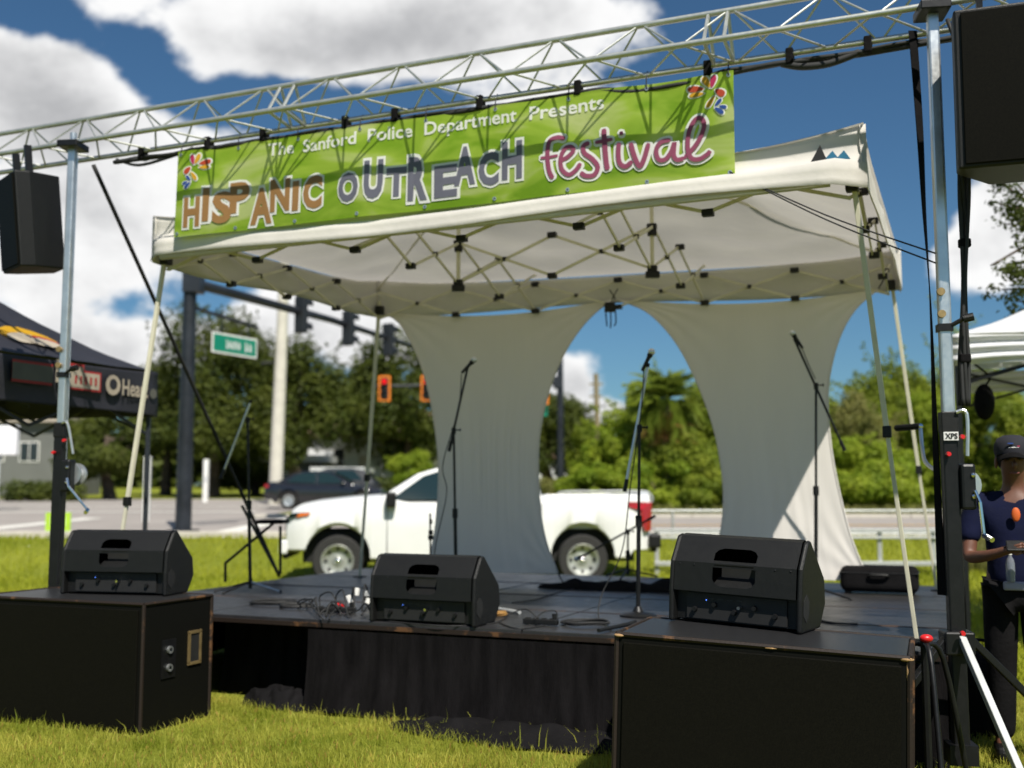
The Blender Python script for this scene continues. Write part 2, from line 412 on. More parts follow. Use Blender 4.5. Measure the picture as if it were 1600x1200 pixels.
def banner_mat():
    t = NT('banner_print'); p = t.n('ShaderNodeBsdfPrincipled'); c = t.coord('Object')
    mp = t.n('ShaderNodeMapping'); mp.inputs['Scale'].default_value = (1.1, 1.1, 2.6); mp.inputs['Rotation'].default_value = (0, R(28), 0); t.l(c, mp.inputs[0])
    n = t.noise(mp.outputs[0], 1.5, 3, .5, .6)
    r = t.n('ShaderNodeValToRGB'); e = r.color_ramp.elements
    e[0].position = .36; e[0].color = (.22, .40, .012, 1); e[1].position = .64; e[1].color = (.58, .66, .24, 1)
    q = e.new(.5); q.color = (.38, .55, .05, 1)
    t.l(n, r.inputs[0]); t.l(r.outputs[0], p.inputs['Base Color']); p.inputs['Roughness'].default_value = .55
    tr = t.n('ShaderNodeBsdfTranslucent'); t.l(r.outputs[0], tr.inputs[0])
    m2 = t.n('ShaderNodeMixShader'); m2.inputs[0].default_value = .52; t.l(p.outputs[0], m2.inputs[1]); t.l(tr.outputs[0], m2.inputs[2])
    t.l(t.bump(t.noise(c, 5, 3), .25, .02), p.inputs['Normal']); t.l(m2.outputs[0], t.out.inputs[0]); return t.m
MT['banner'] = banner_mat()
def grille_mat():
    t = NT('grille'); p = t.n('ShaderNodeBsdfPrincipled'); p.inputs['Specular IOR Level'].default_value = .06; c = t.coord('Object', (1, 1, 1))
    v = t.n('ShaderNodeTexVoronoi'); v.inputs['Scale'].default_value = 240; t.l(c, v.inputs['Vector'])
    t.l(t.ramp(v.outputs['Distance'], (.002, .002, .0015), (.007, .0065, .0045), .25, .6), p.inputs['Base Color']); p.inputs['Roughness'].default_value = .55
    t.l(p.outputs[0], t.out.inputs[0]); return t.m
MT['grille'] = grille_mat()
# ================================================================== SETTING
mb = MB()
ys = [-12, -6, 0] + [2 + i * .5 for i in range(60)] + [32 + i * 2 for i in range(20)] + [75, 85, 100, 130, 170, 240, 340, 500, 800, 1400]
xs = [-900, -500, -300, -180, -110, -70, -50] + [-40 + i * 2 for i in range(41)] + [50, 70, 110, 180, 300, 500, 900]
for y in ys:
    for x in xs: mb.v.append((x, y, gz(x, y) + .03 * (noise.noise((x * .5, y * .5, 0))) * (1 if 2 < y < 20 else 0)))
nx = len(xs)
for j in range(len(ys) - 1):
    for i in range(nx - 1): mb.f.append((j * nx + i, j * nx + i + 1, (j + 1) * nx + i + 1, (j + 1) * nx + i)); mb.m.append(0)
g = mesh_obj(mb, 'ground', MT['lawn'], smooth=True); g['kind'] = 'structure'

def sheet(name, poly_fn, nxx, nyy, material, dz):
    m = MB(); m.grid(lambda s, t: (lambda q: (q[0], q[1], gz(*q) + dz))(poly_fn(s, t)), nxx, nyy)
    return m
mb = sheet('road', lambda s, t: (-95 + 190 * s, 23.7 + 9.8 * t), 60, 10, None, .03)
o = mesh_obj(mb, 'road', MT['road'], smooth=True); o['kind'] = 'structure'
mb = sheet('road', lambda s, t: (-75 + 67 * s, 33.5 + 25 * t), 20, 14, None, .026)
o = mesh_obj(mb, 'side_road', MT['road'], smooth=True); o['kind'] = 'structure'
mb = MB()
for (y, x0, x1) in ((23.55, -95, 95), (33.65, -7.9, 95)):
    n = 46
    for i in range(n):
        xa, xb = x0 + (x1 - x0) * i / n, x0 + (x1 - x0) * (i + 1) / n - .012
        mb.box(((xa + xb) / 2, y, gz(0, y) + .03), (xb - xa, .16, .22))
o = mesh_obj(mb, 'kerb', MT['kerb'], bevel=.02); o['kind'] = 'structure'
mb = MB()
for (x0, x1, y0, y1) in ((-95, -17, 24.3, 24.42), (-6.5, 95, 24.3, 24.42), (-16.5, -16.0, 24.0, 33.2), (-6.9, -6.3, 24.4, 33.0), (-13, -12.4, 24.0, 33.2), (-26, -18, 35.2, 35.7), (-26, -9, 38.4, 38.9), (-40, -18, 30.2, 30.4), (-40, -9, 45, 45.4)):
    mb.grid(lambda s, t: (x0 + (x1 - x0) * s, y0 + (y1 - y0) * t, gz(0, y0 + (y1 - y0) * t) + .036), 1, max(1, int((y1 - y0) * 1.5)))
o = mesh_obj(mb, 'road_marking', MT['road_paint']); o['kind'] = 'structure'
mb = MB()
for (x0, x1, y0, y1) in ((-5, 95, 28.4, 28.55), (-5, 95, 28.75, 28.9), (-95, -18, 28.4, 28.55)):
    mb.grid(lambda s, t: (x0 + (x1 - x0) * s, y0 + (y1 - y0) * t, gz(0, y0 + (y1 - y0) * t) + .036), 4, 1)
o = mesh_obj(mb, 'centre_marking', MT['road_yellow']); o['kind'] = 'structure'

# ------------------------------------------------------------------ grass blades
def blades(name, pts, hmin, hmax, w, material, label, seed):
    rnd = random.Random(seed); m = MB(); V_, F_ = m.v, m.f
    for (x, y) in pts:
        h = rnd.uniform(hmin, hmax); a = rnd.uniform(0, 6.283); ca, sa = math.cos(a), math.sin(a)
        ln = rnd.uniform(.1, .75) * h; b = rnd.uniform(0, 6.283); lx, ly = ln * math.cos(b), ln * math.sin(b)
        ww = w * rnd.uniform(.6, 1.3); z = gz(x, y) - .005; i = len(V_)
        V_ += [(x - ca * ww, y - sa * ww, z), (x + ca * ww, y + sa * ww, z), (x + lx * .35 + ca * ww * .7, y + ly * .35 + sa * ww * .7, z + h * .6), (x + lx * .35 - ca * ww * .7, y + ly * .35 - sa * ww * .7, z + h * .6), (x + lx, y + ly, z + h * rnd.uniform(.8, 1))]
        F_ += [(i, i + 1, i + 2, i + 3), (i + 3, i + 2, i + 4)]
    m.m = [0] * len(F_)
    o = mesh_obj(m, name, material, recalc=False)
    return tag(o, label, 'grass', kind='stuff')
rnd = random.Random(3); pts = []
while len(pts) < 52000:
    x = rnd.uniform(-4.4, 4.4); y = rnd.uniform(5.2, 8.6)
    q = uvz(Vector((x, y, 0)))
    if q[1] > .10 and 0 < q[0] < 6.3: continue
    if abs(x / y) > .53: continue
    if .32 < q[0] < 1.72 and -1.08 < q[1] < -.42: continue
    if noise.noise((x * 2.2, y * 2.2, 5)) + .5 * noise.noise((x * 7, y * 7, 1)) < rnd.uniform(-.85, .45) - .1: continue
    pts.append((x, y))
blades('lawn_grass', pts, .02, .085, .0026, MT['grass_blade'], 'short sunlit lawn grass in front of the stage', 11)
pts = [(x + rnd.uniform(-.1, .1), y + rnd.uniform(-.1, .1)) for (x, y) in rnd.sample(pts, 5200)]
blades('dry_grass', pts, .015, .06, .0024, MT['leaf_dead'], 'straw coloured dead blades scattered through the front lawn', 16)
pts = []
for k in range(900):
    x = rnd.uniform(-4, 4); y = rnd.uniform(5.6, 8.4); q = uvz(Vector((x, y, 0)))
    if -1.9 < q[1] < -.05 and abs(x / y) < .52 and not (.32 < q[0] < 1.72 and -1.08 < q[1] < -.42): pts.append((x, y))
blades('weed_tufts', pts, .09, .17, .003, MT['grass_blade'], 'taller grass blades against the stage skirt and cabinets', 12)
pts = []
while len(pts) < 62000:
    y = 8.5 + 15 * rnd.random() ** 1.3; x = y * rnd.uniform(-.55, .55)
    q = uvz(Vector((x, y, 0)))
    if -.05 < q[0] < 6.4 and q[1] < 4.6: continue
    if noise.noise((x * .8, y * .8, 2)) < rnd.uniform(-1, .4): continue
    pts.append((x, y))
blades('verge_grass', pts, .05, .15, .010, MT['grass_far'], 'rough green grass of the verge between stage and road', 13)
pts = []
while len(pts) < 9000:
    y = rnd.uniform(19.5, 23.2); x = y * rnd.uniform(.40, .55); pts.append((x, y))
blades('tall_verge_grass', pts, .15, .5, .012, MT['leaf_olive'], 'tall seeding grass on the bank at the right', 14)
pts = []
while len(pts) < 9000:
    y = rnd.uniform(34, 39); x = y * rnd.uniform(.02, .55); pts.append((x, y))
blades('roadside_grass', pts, .1, .45, .02, MT['leaf_olive'], 'yellowish strip of grass along the far side of the road', 15)

# ------------------------------------------------------------------ trees and shrubs
def leaves(m, blobs, n, size, rnd, flat=.5):
    wts = [b[3] * b[4] for b in blobs]; tot = sum(wts); V_, F_ = m.v, m.f
    for (bx, by, bz, rx, rz), w in zip(blobs, wts):
        for _ in range(max(8, int(n * w / tot))):
            th = rnd.uniform(0, 6.2832); cz = rnd.uniform(-1, 1); s_ = math.sqrt(1 - cz * cz); r_ = rnd.random() ** .42
            nx_, ny_, nz_ = s_ * math.cos(th), s_ * math.sin(th), cz
            p = Vector((bx + nx_ * rx * r_, by + ny_ * rx * r_, bz + nz_ * rz * r_))
            d = Vector((nx_ + rnd.uniform(-.9, .9), ny_ + rnd.uniform(-.9, .9), nz_ + flat + rnd.uniform(-.9, .9))); d.normalize()
            a = d.cross(Vector((rnd.uniform(-1, 1), rnd.uniform(-1, 1), rnd.uniform(-1, 1))))
            if a.length < .05: continue
            a.normalize(); b = d.cross(a); sz = size * rnd.uniform(.6, 1.35)
            i = len(V_)
            V_ += [tuple(p - a * sz), tuple(p + b * sz * .5 + d * sz * .12), tuple(p + a * sz), tuple(p - b * sz * .5 + d * sz * .12)]
            F_.append((i, i + 1, i + 2, i + 3)); m.m.append(0)
def crown_blobs(c, rx, rz, n, rnd, lo=.28, hi=.45, base=-.75):
    out = []
    for _ in range(n):
        th = rnd.uniform(0, 6.2832); cz = rnd.uniform(base, .95); s_ = math.sqrt(max(0, 1 - cz * cz)); k = rnd.uniform(.45, .88)
        r = rnd.uniform(lo, hi)
        out.append((c[0] + s_ * math.cos(th) * rx * k, c[1] + s_ * math.sin(th) * rx * k, c[2] + cz * rz * k, rx * r, rz * r * rnd.uniform(.7, 1)))
    return out
def limbs(base, top, blobs, r, rnd, n=7):
    m = MB(); base, top = Vector(base), Vector(top)
    mid = base.lerp(top, .5) + Vector((rnd.uniform(-.1, .1), rnd.uniform(-.1, .1), 0)) * (top - base).length
    m.tube(catmull([base - Z * .1, base.lerp(mid, .5), mid, top], 4), [r * (1.15 - .065 * i) for i in range(13)], 9)
    for b in rnd.sample(blobs, min(n, len(blobs))):
        q = Vector(b[:3]); a = base.lerp(top, rnd.uniform(.45, .95)); k = a.lerp(q, .5) + Vector((0, 0, .08 * (q - a).length))
        m.tube(catmull([a, k, q], 4), [r * .42 - r * .036 * i for i in range(9)], 6)
    return m
def tree(name, label, x, ytop, ybot, wpx, Y, leaf, n, size, seed, group=None, cat='tree', trunk=.3, nb=26, lift=.0, lo=.28, hi=.45, base=-.75):
    """crown between the two picture heights at distance Y, on a trunk to the ground"""
    rnd = random.Random(seed); c = at(x, (ytop + ybot) / 2, Y); k = Y / F
    rx, rz = wpx * k / 2, (ybot - ytop) * k / 2; g0 = gz(c.x, Y)
    t = thing(name, label, cat, (c.x, Y, g0), 0, group)
    bl = crown_blobs((0, 0, c.z - g0), rx, rz, nb, rnd, lo, hi, base)
    m = MB(); leaves(m, bl, int(n * 3.4), size * .50, rnd)
    for _ in range(26 if base <= -1 else 16):                        # loose shoots that break the outline
        b = rnd.choice(bl); d = Vector((rnd.uniform(-1, 1), rnd.uniform(-1, 1), rnd.uniform(.1, 1.6))).normalized(); q = Vector(b[:3]) + Vector((d.x * b[3], d.y * b[3], d.z * b[4])) * .85
        ln = rnd.uniform(.25, .6) * rz
        for k in range(7): p_ = q + d * (ln * k / 6) + Vector((rnd.uniform(-.1, .1), rnd.uniform(-.1, .1), -.12 * ln * (k / 6) ** 2)); leaves(m, [(p_.x, p_.y, p_.z, .16 * (1.15 - k / 7) + .04, .14 * (1.15 - k / 7) + .04)], 9, size * .42, rnd)
    part(m, 'crown', MT[leaf], t, world=False, recalc=False)
    part(limbs((0, 0, 0), (rnd.uniform(-.1, .1) * rx, 0, c.z - g0 + rz * .3), bl, trunk, rnd), 'trunk', MT['bark'], t, world=False, smooth=True)
    return t
T = tree
T('oak_tree', 'large dark oak behind the street name sign', 335, 478, 765, 250, 64, 'leaf_oak', 9000, .26, 21, 'oaks across the intersection', trunk=.45)
T('oak_tree', 'dark oak between the pale concrete pole and the signals', 470, 512, 760, 150, 62, 'leaf_oak', 6500, .26, 22, 'oaks across the intersection', trunk=.4)
T('oak_tree', 'dark oak behind the orange framed traffic signals', 625, 520, 765, 190, 68, 'leaf_oak', 8000, .28, 23, 'oaks across the intersection', trunk=.4)
T('oak_tree', 'oak seen between the left drape and the slim black pole', 862, 596, 765, 135, 72, 'leaf_oak', 6500, .27, 24, 'oaks across the intersection', trunk=.4)
T('oak_tree', 'low dark oak under the black tent at the left', 175, 636, 765, 170, 58, 'leaf_oak', 6000, .24, 25, 'oaks across the intersection', trunk=.35)
T('oak_tree', 'small pale oak beside the wooden utility pole', 925, 668, 772, 95, 66, 'leaf_mid', 3500, .24, 26, 'oaks across the intersection', trunk=.2)
T('oak_tree', 'dark oak filling the gap left of the thick signal pole', 262, 560, 766, 120, 70, 'leaf_oak', 5000, .26, 27, 'oaks across the intersection', trunk=.35)
T('oak_tree', 'dark oak between the two groups of signals', 545, 560, 766, 120, 74, 'leaf_oak', 5500, .27, 28, 'oaks across the intersection', trunk=.35)
T('oak_tree', 'far dark oak at the left picture edge behind the tent', 60, 640, 766, 180, 76, 'leaf_oak', 5500, .28, 29, 'oaks across the intersection', trunk=.35)
T('oak_tree', 'low dark understorey behind the concrete pole', 400, 640, 776, 220, 72, 'leaf_oak', 6500, .26, 30, 'oaks across the intersection', trunk=.3, base=-1)
T('oak_tree', 'dark oak behind the left drape', 740, 560, 766, 150, 70, 'leaf_oak', 5000, .27, 39, 'oaks across the intersection', trunk=.35)
T('round_shrub', 'bright clipped shrub in front of the white house', 642, 706, 768, 82, 50, 'leaf_bright', 3000, .13, 31, cat='shrub', trunk=.08)
T('wild_shrub', 'bright green shrub left of the palm', 962, 640, 800, 95, 42, 'leaf_bright', 5200, .17, 32, 'wild shrubs along the road', 'shrub', .1, base=-1)
T('wild_shrub', 'tall leafy shrub just left of the palm crown', 1004, 588, 800, 80, 44, 'leaf_bright', 5200, .18, 33, 'wild shrubs along the road', 'shrub', .12, base=-1)
T('wild_shrub', 'low bright shrub behind the pickup tailgate', 925, 728, 800, 100, 39, 'leaf_bright', 3600, .15, 34, 'wild shrubs along the road', 'shrub', .08, base=-1)
T('wild_shrub', 'broad shrub under the palm', 1062, 668, 806, 150, 41, 'leaf_mid', 7600, .17, 35, 'wild shrubs along the road', 'shrub', .12, base=-1)
T('wild_shrub', 'dark green shrub beside the right drape edge', 1110, 606, 806, 120, 45, 'leaf_mid', 6800, .18, 36, 'wild shrubs along the road', 'shrub', .14, base=-1)
T('wild_shrub', 'low dark shrub at the road edge by the drape', 1105, 742, 812, 90, 37, 'leaf_mid', 3600, .14, 37, 'wild shrubs along the road', 'shrub', .07, base=-1)
T('wild_shrub', 'wide bright bank of bushes between the two drapes', 1015, 705, 806, 140, 40, 'leaf_bright', 6500, .16, 38, 'wild shrubs along the road', 'shrub', .1, base=-1)
T('wild_tree', 'tall wild tree just right of the right drape', 1335, 566, 806, 150, 46, 'leaf_mid', 9000, .18, 41, 'wild trees at the right of the road', trunk=.2, base=-1)
T('wild_tree', 'olive tree with dry twigs behind the slanted tent legs', 1345, 610, 800, 110, 42, 'leaf_olive', 5200, .14, 42, 'wild trees at the right of the road', trunk=.15, base=-1)
T('wild_tree', 'rounded tree between the two right tent legs', 1420, 562, 806, 120, 47, 'leaf_mid', 8000, .18, 43, 'wild trees at the right of the road', trunk=.2, base=-1)
T('wild_tree', 'bright low tree behind the guard rail', 1365, 668, 812, 170, 39, 'leaf_bright', 8500, .16, 44, 'wild trees at the right of the road', trunk=.14, base=-1)
T('wild_tree', 'bright tree behind the right lift mast', 1475, 600, 812, 130, 43, 'leaf_bright', 7800, .17, 45, 'wild trees at the right of the road', trunk=.18, base=-1)
T('wild_tree', 'green tree above the man in the cap', 1565, 612, 812, 160, 41, 'leaf_mid', 8500, .17, 46, 'wild trees at the right of the road', trunk=.2, base=-1)
T('wild_tree', 'tree peeking above the white tent', 1530, 515, 790, 140, 50, 'leaf_mid', 6000, .18, 47, 'wild trees at the right of the road', trunk=.25, base=-1)
T('wild_tree', 'far tree behind the right drape', 1220, 600, 806, 180, 50, 'leaf_mid', 5000, .2, 48, 'wild trees at the right of the road', trunk=.25, base=-1)

# the far wood that closes the view
rnd = random.Random(19); m = MB(); bl = []
for i in range(150):
    x = -95 + 190 * i / 149; y = 112 + rnd.uniform(-6, 6); h = rnd.uniform(2.5, 4.2); bl.append((x + rnd.uniform(-1, 1), y, gz(x, y) + h * .7, rnd.uniform(2, 3.2), h))
leaves(m, bl, 42000, .62, rnd); o = mesh_obj(m, 'far_wood', MT['leaf_oak'], recalc=False); tag(o, 'distant dark wood beyond the houses', 'wood', kind='stuff')
# hedge and house shrubs
rnd = random.Random(9); m = MB(); c0 = at(840, 765, 58)
bl = [(at(835 + i * 9, 758, 57).x, 57 + rnd.uniform(-.3, .3), gz(0, 57) + .55, .75, .62) for i in range(9)]
leaves(m, bl, 3600, .12, rnd); single(m, 'hedge', MT['leaf_olive'], 'low clipped hedge beyond the pickup bed', 'hedge', recalc=False)
m = MB(); bl = [(at(20 + i * 16, 750, 54).x, 54 + rnd.uniform(-.3, .3), gz(0, 54) + .5, .7, .6) for i in range(7)]
leaves(m, bl, 2600, .12, rnd); single(m, 'hedge', MT['leaf_oak'], 'dark low hedge before the grey building at far left', 'hedge', recalc=False)
m = MB(); bl = [(at(545 + i * 15, 755, 56).x, 56 + rnd.uniform(-.3, .3), gz(0, 56) + .6, .75, .7) for i in range(11)]
leaves(m, bl, 3600, .12, rnd); single(m, 'hedge', MT['leaf_oak'], 'dark hedge along the white house behind the pickup cab', 'hedge', recalc=False)

# palm
def palm():
    base = at(1042, 790, 40.2); g0 = gz(base.x, 40.2); ctr = at(1042, 632, 40.2); h = ctr.z - g0
    t = thing('palm_tree', 'cabbage palm with brown dead fronds hanging under its crown', 'palm', (base.x, 40.2, g0))
    m = MB(); m.tube([(0, 0, -.1), (.05, 0, h * .4), (-.03, 0, h * .8), (0, 0, h)], [.22, .19, .17, .2], 10); part(m, 'trunk', MT['bark'], t, world=False, smooth=True)
    def frond(L, droop, seed):
        r_ = random.Random(seed); m = MB(); pts = []
        for i in range(9):
            s_ = i / 8; pts.append(Vector((L * s_ * (1 - .18 * droop * s_), 0, L * (.25 * s_ - .55 * droop * s_ * s_))))
        m.tube(pts, [.022 * (1 - .09 * i) for i in range(9)], 5)
        for i in range(4, 9):
            for sd in (-1, 1):
                for q in range(4):
                    p = pts[i - 1].lerp(pts[i], q / 4); a = (pts[i] - pts[i - 1]).normalized()
                    ll = L * .42 * r_.uniform(.8, 1.1); tip = p + a * ll * .75 + Vector((0, sd * ll * .62, -ll * r_.uniform(.1, .4))); w = Vector((0, 0, .045)) + a * .05
                    m.add([p - w, p + w, tip], [(0, 1, 2)])
        return m
    pr = [mesh_obj(frond(1.25, .9, 1), 'frond', MT['leaf_palm']), mesh_obj(frond(1.2, 1.5, 2), 'frond', MT['leaf_palm']), mesh_obj(frond(1.15, 2.2, 3), 'frond', MT['leaf_dead'])]
    r_ = random.Random(5); first = [True] * 3
    for k, (n, e0, e1) in enumerate(((40, 0, 85), (24, -30, 15), (30, -80, -30))):
        for i in range(n):
            o = pr[k] if first[k] else link(pr[k].copy()); first[k] = False
            o.parent = t; o.location = (r_.uniform(-.1, .1), r_.uniform(-.1, .1), h + r_.uniform(-.15, .15))
            s_ = r_.uniform(.9, 1.25); o.scale = (s_, s_, s_)
            o.rotation_euler = (0, -R(r_.uniform(e0, e1)), r_.uniform(0, 6.28))
palm()

# near tree whose twigs reach in at the top right
def near_tree():
    rnd = random.Random(77); t = thing('leafy_tree', 'small-leaved tree whose twigs hang in at the upper right edge', 'tree', (6.9, 11.6, 0))
    w = MB(); w.tube(catmull([(6.9, 11.6, -.1), (6.8, 11.5, 1.6), (6.95, 11.4, 3.2), (6.9, 11.3, 4.8)], 5), [.17 - .006 * i for i in range(16)], 10)
    tw = []
    for (x, y) in ((1545, 272), (1560, 318), (1590, 290), (1572, 350), (1548, 415), (1580, 408), (1565, 452), (1590, 470), (1600, 380), (1612, 330), (1625, 440), (1630, 290)):
        tw.append(at(x, y, 11.2 + rnd.uniform(-.4, .4)))
    for i in range(40): tw.append(Vector((rnd.uniform(6.4, 9), rnd.uniform(10, 13), rnd.uniform(3.4, 6))))
    m = MB()
    for q in tw:
        a = Vector((6.9, 11.35, rnd.uniform(2.6, 4.6))); w.tube(catmull([a, a.lerp(q, .55) + Vector((0, 0, .15)), q], 5), [.035 - .0026 * i for i in range(11)], 5)
        for j in range(5):
            p = a.lerp(q, rnd.uniform(.82, 1.0)) + Vector((rnd.uniform(-.18, .18), rnd.uniform(-.18, .18), rnd.uniform(-.14, .1)))
            leaves(m, [(p.x, p.y, p.z, .15, .11)], 34, .032, rnd)
    part(m, 'crown', MT['leaf_oak'], t, recalc=False); part(w, 'trunk', MT['bark'], t, smooth=True)
near_tree()

# ------------------------------------------------------------------ houses
def house(name, label, x0, x1, ybase, ywall, Y, wall, roof, rise, wins, depth=7, door=None, flat=False):
    a, b = at(x0, 768, Y).x, at(x1, 768, Y).x; g0 = gz(0, Y) - .1; top = at(0, ywall, Y).z; cx = (a + b) / 2; w = b - a
    t = thing(name, label, 'house', (cx, Y + depth / 2, g0))
    m = MB(); m.box((cx, Y + depth / 2, (g0 + top) / 2), (w, depth, top - g0)); part(m, 'wall', MT[wall], t)
    m = MB()
    if flat: m.box((cx, Y + depth / 2, top + rise / 2 + .003), (w + 1.0, depth + 1.0, rise))
    else:
        y0, y1 = Y - .5, Y + depth + .5; xa, xb = a - .5, b + .5; zt = top + rise; ym = (y0 + y1) / 2
        m.add([(xa, y0, top), (xb, y0, top), (xb, y1, top), (xa, y1, top), (xa + depth * .3, ym, zt), (xb - depth * .3, ym, zt), (xa, y0, top + .12), (xb, y0, top + .12), (xb, y1, top + .12), (xa, y1, top + .12)],
              [(0, 1, 2, 3), (0, 1, 7, 6), (1, 2, 8, 7), (2, 3, 9, 8), (3, 0, 6, 9), (6, 7, 5, 4), (7, 8, 5), (8, 9, 4, 5), (9, 6, 4)])
    part(m, 'roof', MT[roof], t)
    for (wx0, wy0, wx1, wy1) in wins:
        p, q = at(wx0, wy1, Y), at(wx1, wy0, Y)
        m = MB(); m.box(((p.x + q.x) / 2, Y - .02, (p.z + q.z) / 2), (q.x - p.x, .06, q.z - p.z)); f = part(m, 'window', MT['white_plastic'], t)
        m = MB(); n = 2 if q.x - p.x > 1 else 1
        for i in range(n):
            xa = p.x + .06 + (q.x - p.x - .06) * i / n; xb = p.x + (q.x - p.x - .06) * (i + 1) / n
            m = MB(); m.box(((xa + xb) / 2, Y - .056, (p.z + q.z) / 2), (xb - xa, .02, q.z - p.z - .14)); part(m, 'pane', MT['window_dark'], f)
    if door:
        p, q = at(door[0], door[3], Y), at(door[2], door[1], Y)
        m = MB(); m.box(((p.x + q.x) / 2, Y - .02, (p.z + q.z) / 2), (q.x - p.x, .08, q.z - p.z)); d = part(m, 'door', MT['wall_tan'], t)
        m = MB(); m.sphere((q.x - .15, Y - .08, (p.z + q.z) / 2), .04, 8, 6); part(m, 'handle', MT['steel'], d)
    return t
house('grey_building', 'low grey building with beige flat roof edge at far left', -160, 88, 762, 660, 66, 'wall_grey', 'wall_tan', .6, [(30, 690, 62, 722), (-30, 690, 8, 722)], flat=True)
house('white_house', 'white house with brown hipped roof behind the pickup cab', 478, 700, 766, 684, 70, 'wall_white', 'roof_brown', 2.0, [(520, 700, 540, 730), (595, 690, 612, 715), (650, 700, 668, 730)], door=(560, 712, 576, 760))
house('garage', 'pale low garage beside the dark parked car', 500, 556, 768, 737, 62, 'wall_tan', 'wall_white', .25, [], 4, (508, 745, 530, 768), True)
house('carport', 'grey lean-to building behind the dark sedan', 420, 500, 768, 722, 66, 'wall_grey', 'wall_white', .4, [(438, 738, 460, 755)], 5, None, True)
house('small_white_house', 'small white house with brown roof behind the slim black pole', 832, 905, 765, 716, 88, 'wall_white', 'roof_brown', 1.6, [(868, 726, 880, 742)], 7, (846, 728, 854, 752))
house('far_house', 'far house with brown roof behind the wooden utility pole', 945, 1010, 765, 720, 80, 'wall_white', 'roof_brown', 1.7, [(972, 727, 984, 740)], 7)

# ------------------------------------------------------------------ traffic poles, signals, signs
def signal_head(parent_label, c, s, rot, bezel, lit, cat_label, group):
    """three-lens signal head hung on an arm, lens side along local -y"""
    t = thing('traffic_signal', cat_label, 'traffic light', c, rot, group)
    m = MB(); m.box((0, 0, 0), (.34 * s, .2 * s, 1.05 * s)); part(m, 'housing', MT['signal_black'], t, world=False, bevel=.03)
    if bezel:
        m = MB()
        for (cx, cz, w, h) in ((-.25, 0, .09, 1.28), (.25, 0, .09, 1.28), (0, .60, .41, .09), (0, -.60, .41, .09)): m.box((cx * s, -.05, cz * s), (w * s, .03, h * s))
        part(m, 'border', MT['orange'], t, world=False)
        m = MB(); m.box((0, -.03, 0), (.41 * s, .02, 1.12 * s)); part(m, 'backplate', MT['signal_black'], t, world=False)
    for i, z in enumerate((.34, 0, -.34)):
        m = MB(); m.lathe([(.001, 0), (.12 * s, .0), (.12 * s, .03), (.001, .05)], 14, Matrix.Translation((0, -.1 * s - .01, z * s)) @ Matrix.Rotation(R(90), 4, 'X'), caps=False)
        part(m, 'lens', MT['red_light'] if (lit and i == 0) else MT['dark_glass'], t, world=False)
        m = MB(); m.grid(lambda a, b: Vector((math.cos(-.5 + a * 4.14) * .145 * s, -.1 * s - b * .24 * s, math.sin(-.5 + a * 4.14) * .145 * s + z * s)), 12, 1); part(m, 'visor', MT['signal_black'], t, world=False, solid=.012)
    return t
A0 = at(304, 443, 25.5); A1 = at(668, 549, 36.5)
gp = Vector((A0.x - .1, 25.5, gz(0, 25.5)))
mast = thing('signal_mast', 'thick black signal pole with long arm reaching right over the road', 'traffic pole', gp)
m = MB(); m.tube([gp - Z * .1, gp + Z * 3.4, gp + Z * 7.6], [.19, .165, .145], 16); part(m, 'pole', MT['pole_dark'], mast, smooth='auto')
m = MB(); m.box((gp.x, gp.y, gp.z + .03), (.6, .6, .1)); part(m, 'base_plate', MT['pole_dark'], mast)
m = MB(); m.tube([A0, A0.lerp(A1, .5) + Z * .1, A1], [.13, .10, .065], 12); part(m, 'arm', MT['pole_dark'], mast, smooth='auto')
m = MB(); m.box(A0 - Vector((.02, 0, 0)), (.42, .42, .46)); part(m, 'arm_bracket', MT['pole_dark'], mast)
B0, B1 = at(308, 482, 25.5), at(402, 512, 27.4)
m = MB(); m.tube([B0, B1], .045, 8); part(m, 'sign_bracket', MT['pole_dark'], mast)
rot_a = math.atan2((A1 - A0).y, (A1 - A0).x)
for i, (x, y, lb) in enumerate(((473, 499, 'black signal head on the arm nearest the thick pole'), (546, 522, 'black signal head in the middle of the near arm'), (608, 537, 'black signal head at the tip of the near arm'))):
    t_ = (x - 304) / (668 - 304); Yd = 25.5 + 11 * (t_ * 25.5 / (36.5 - 11 * t_ + .001)) if False else None
    # point of the arm whose picture column is x
    lo_, hi_ = 0.0, 1.0
    for _ in range(30):
        mid = (lo_ + hi_) / 2; q = A0.lerp(A1, mid); d_ = q - EYE
        xx = 800 + F * d_.x / (d_.y * CP + d_.z * SP)
        if xx < x: lo_ = mid
        else: hi_ = mid
    q = A0.lerp(A1, lo_) + Vector((.0, -.22, -.02))
    signal_head('', q, .98, R(150), False, False, lb, 'signals on the near mast arm')
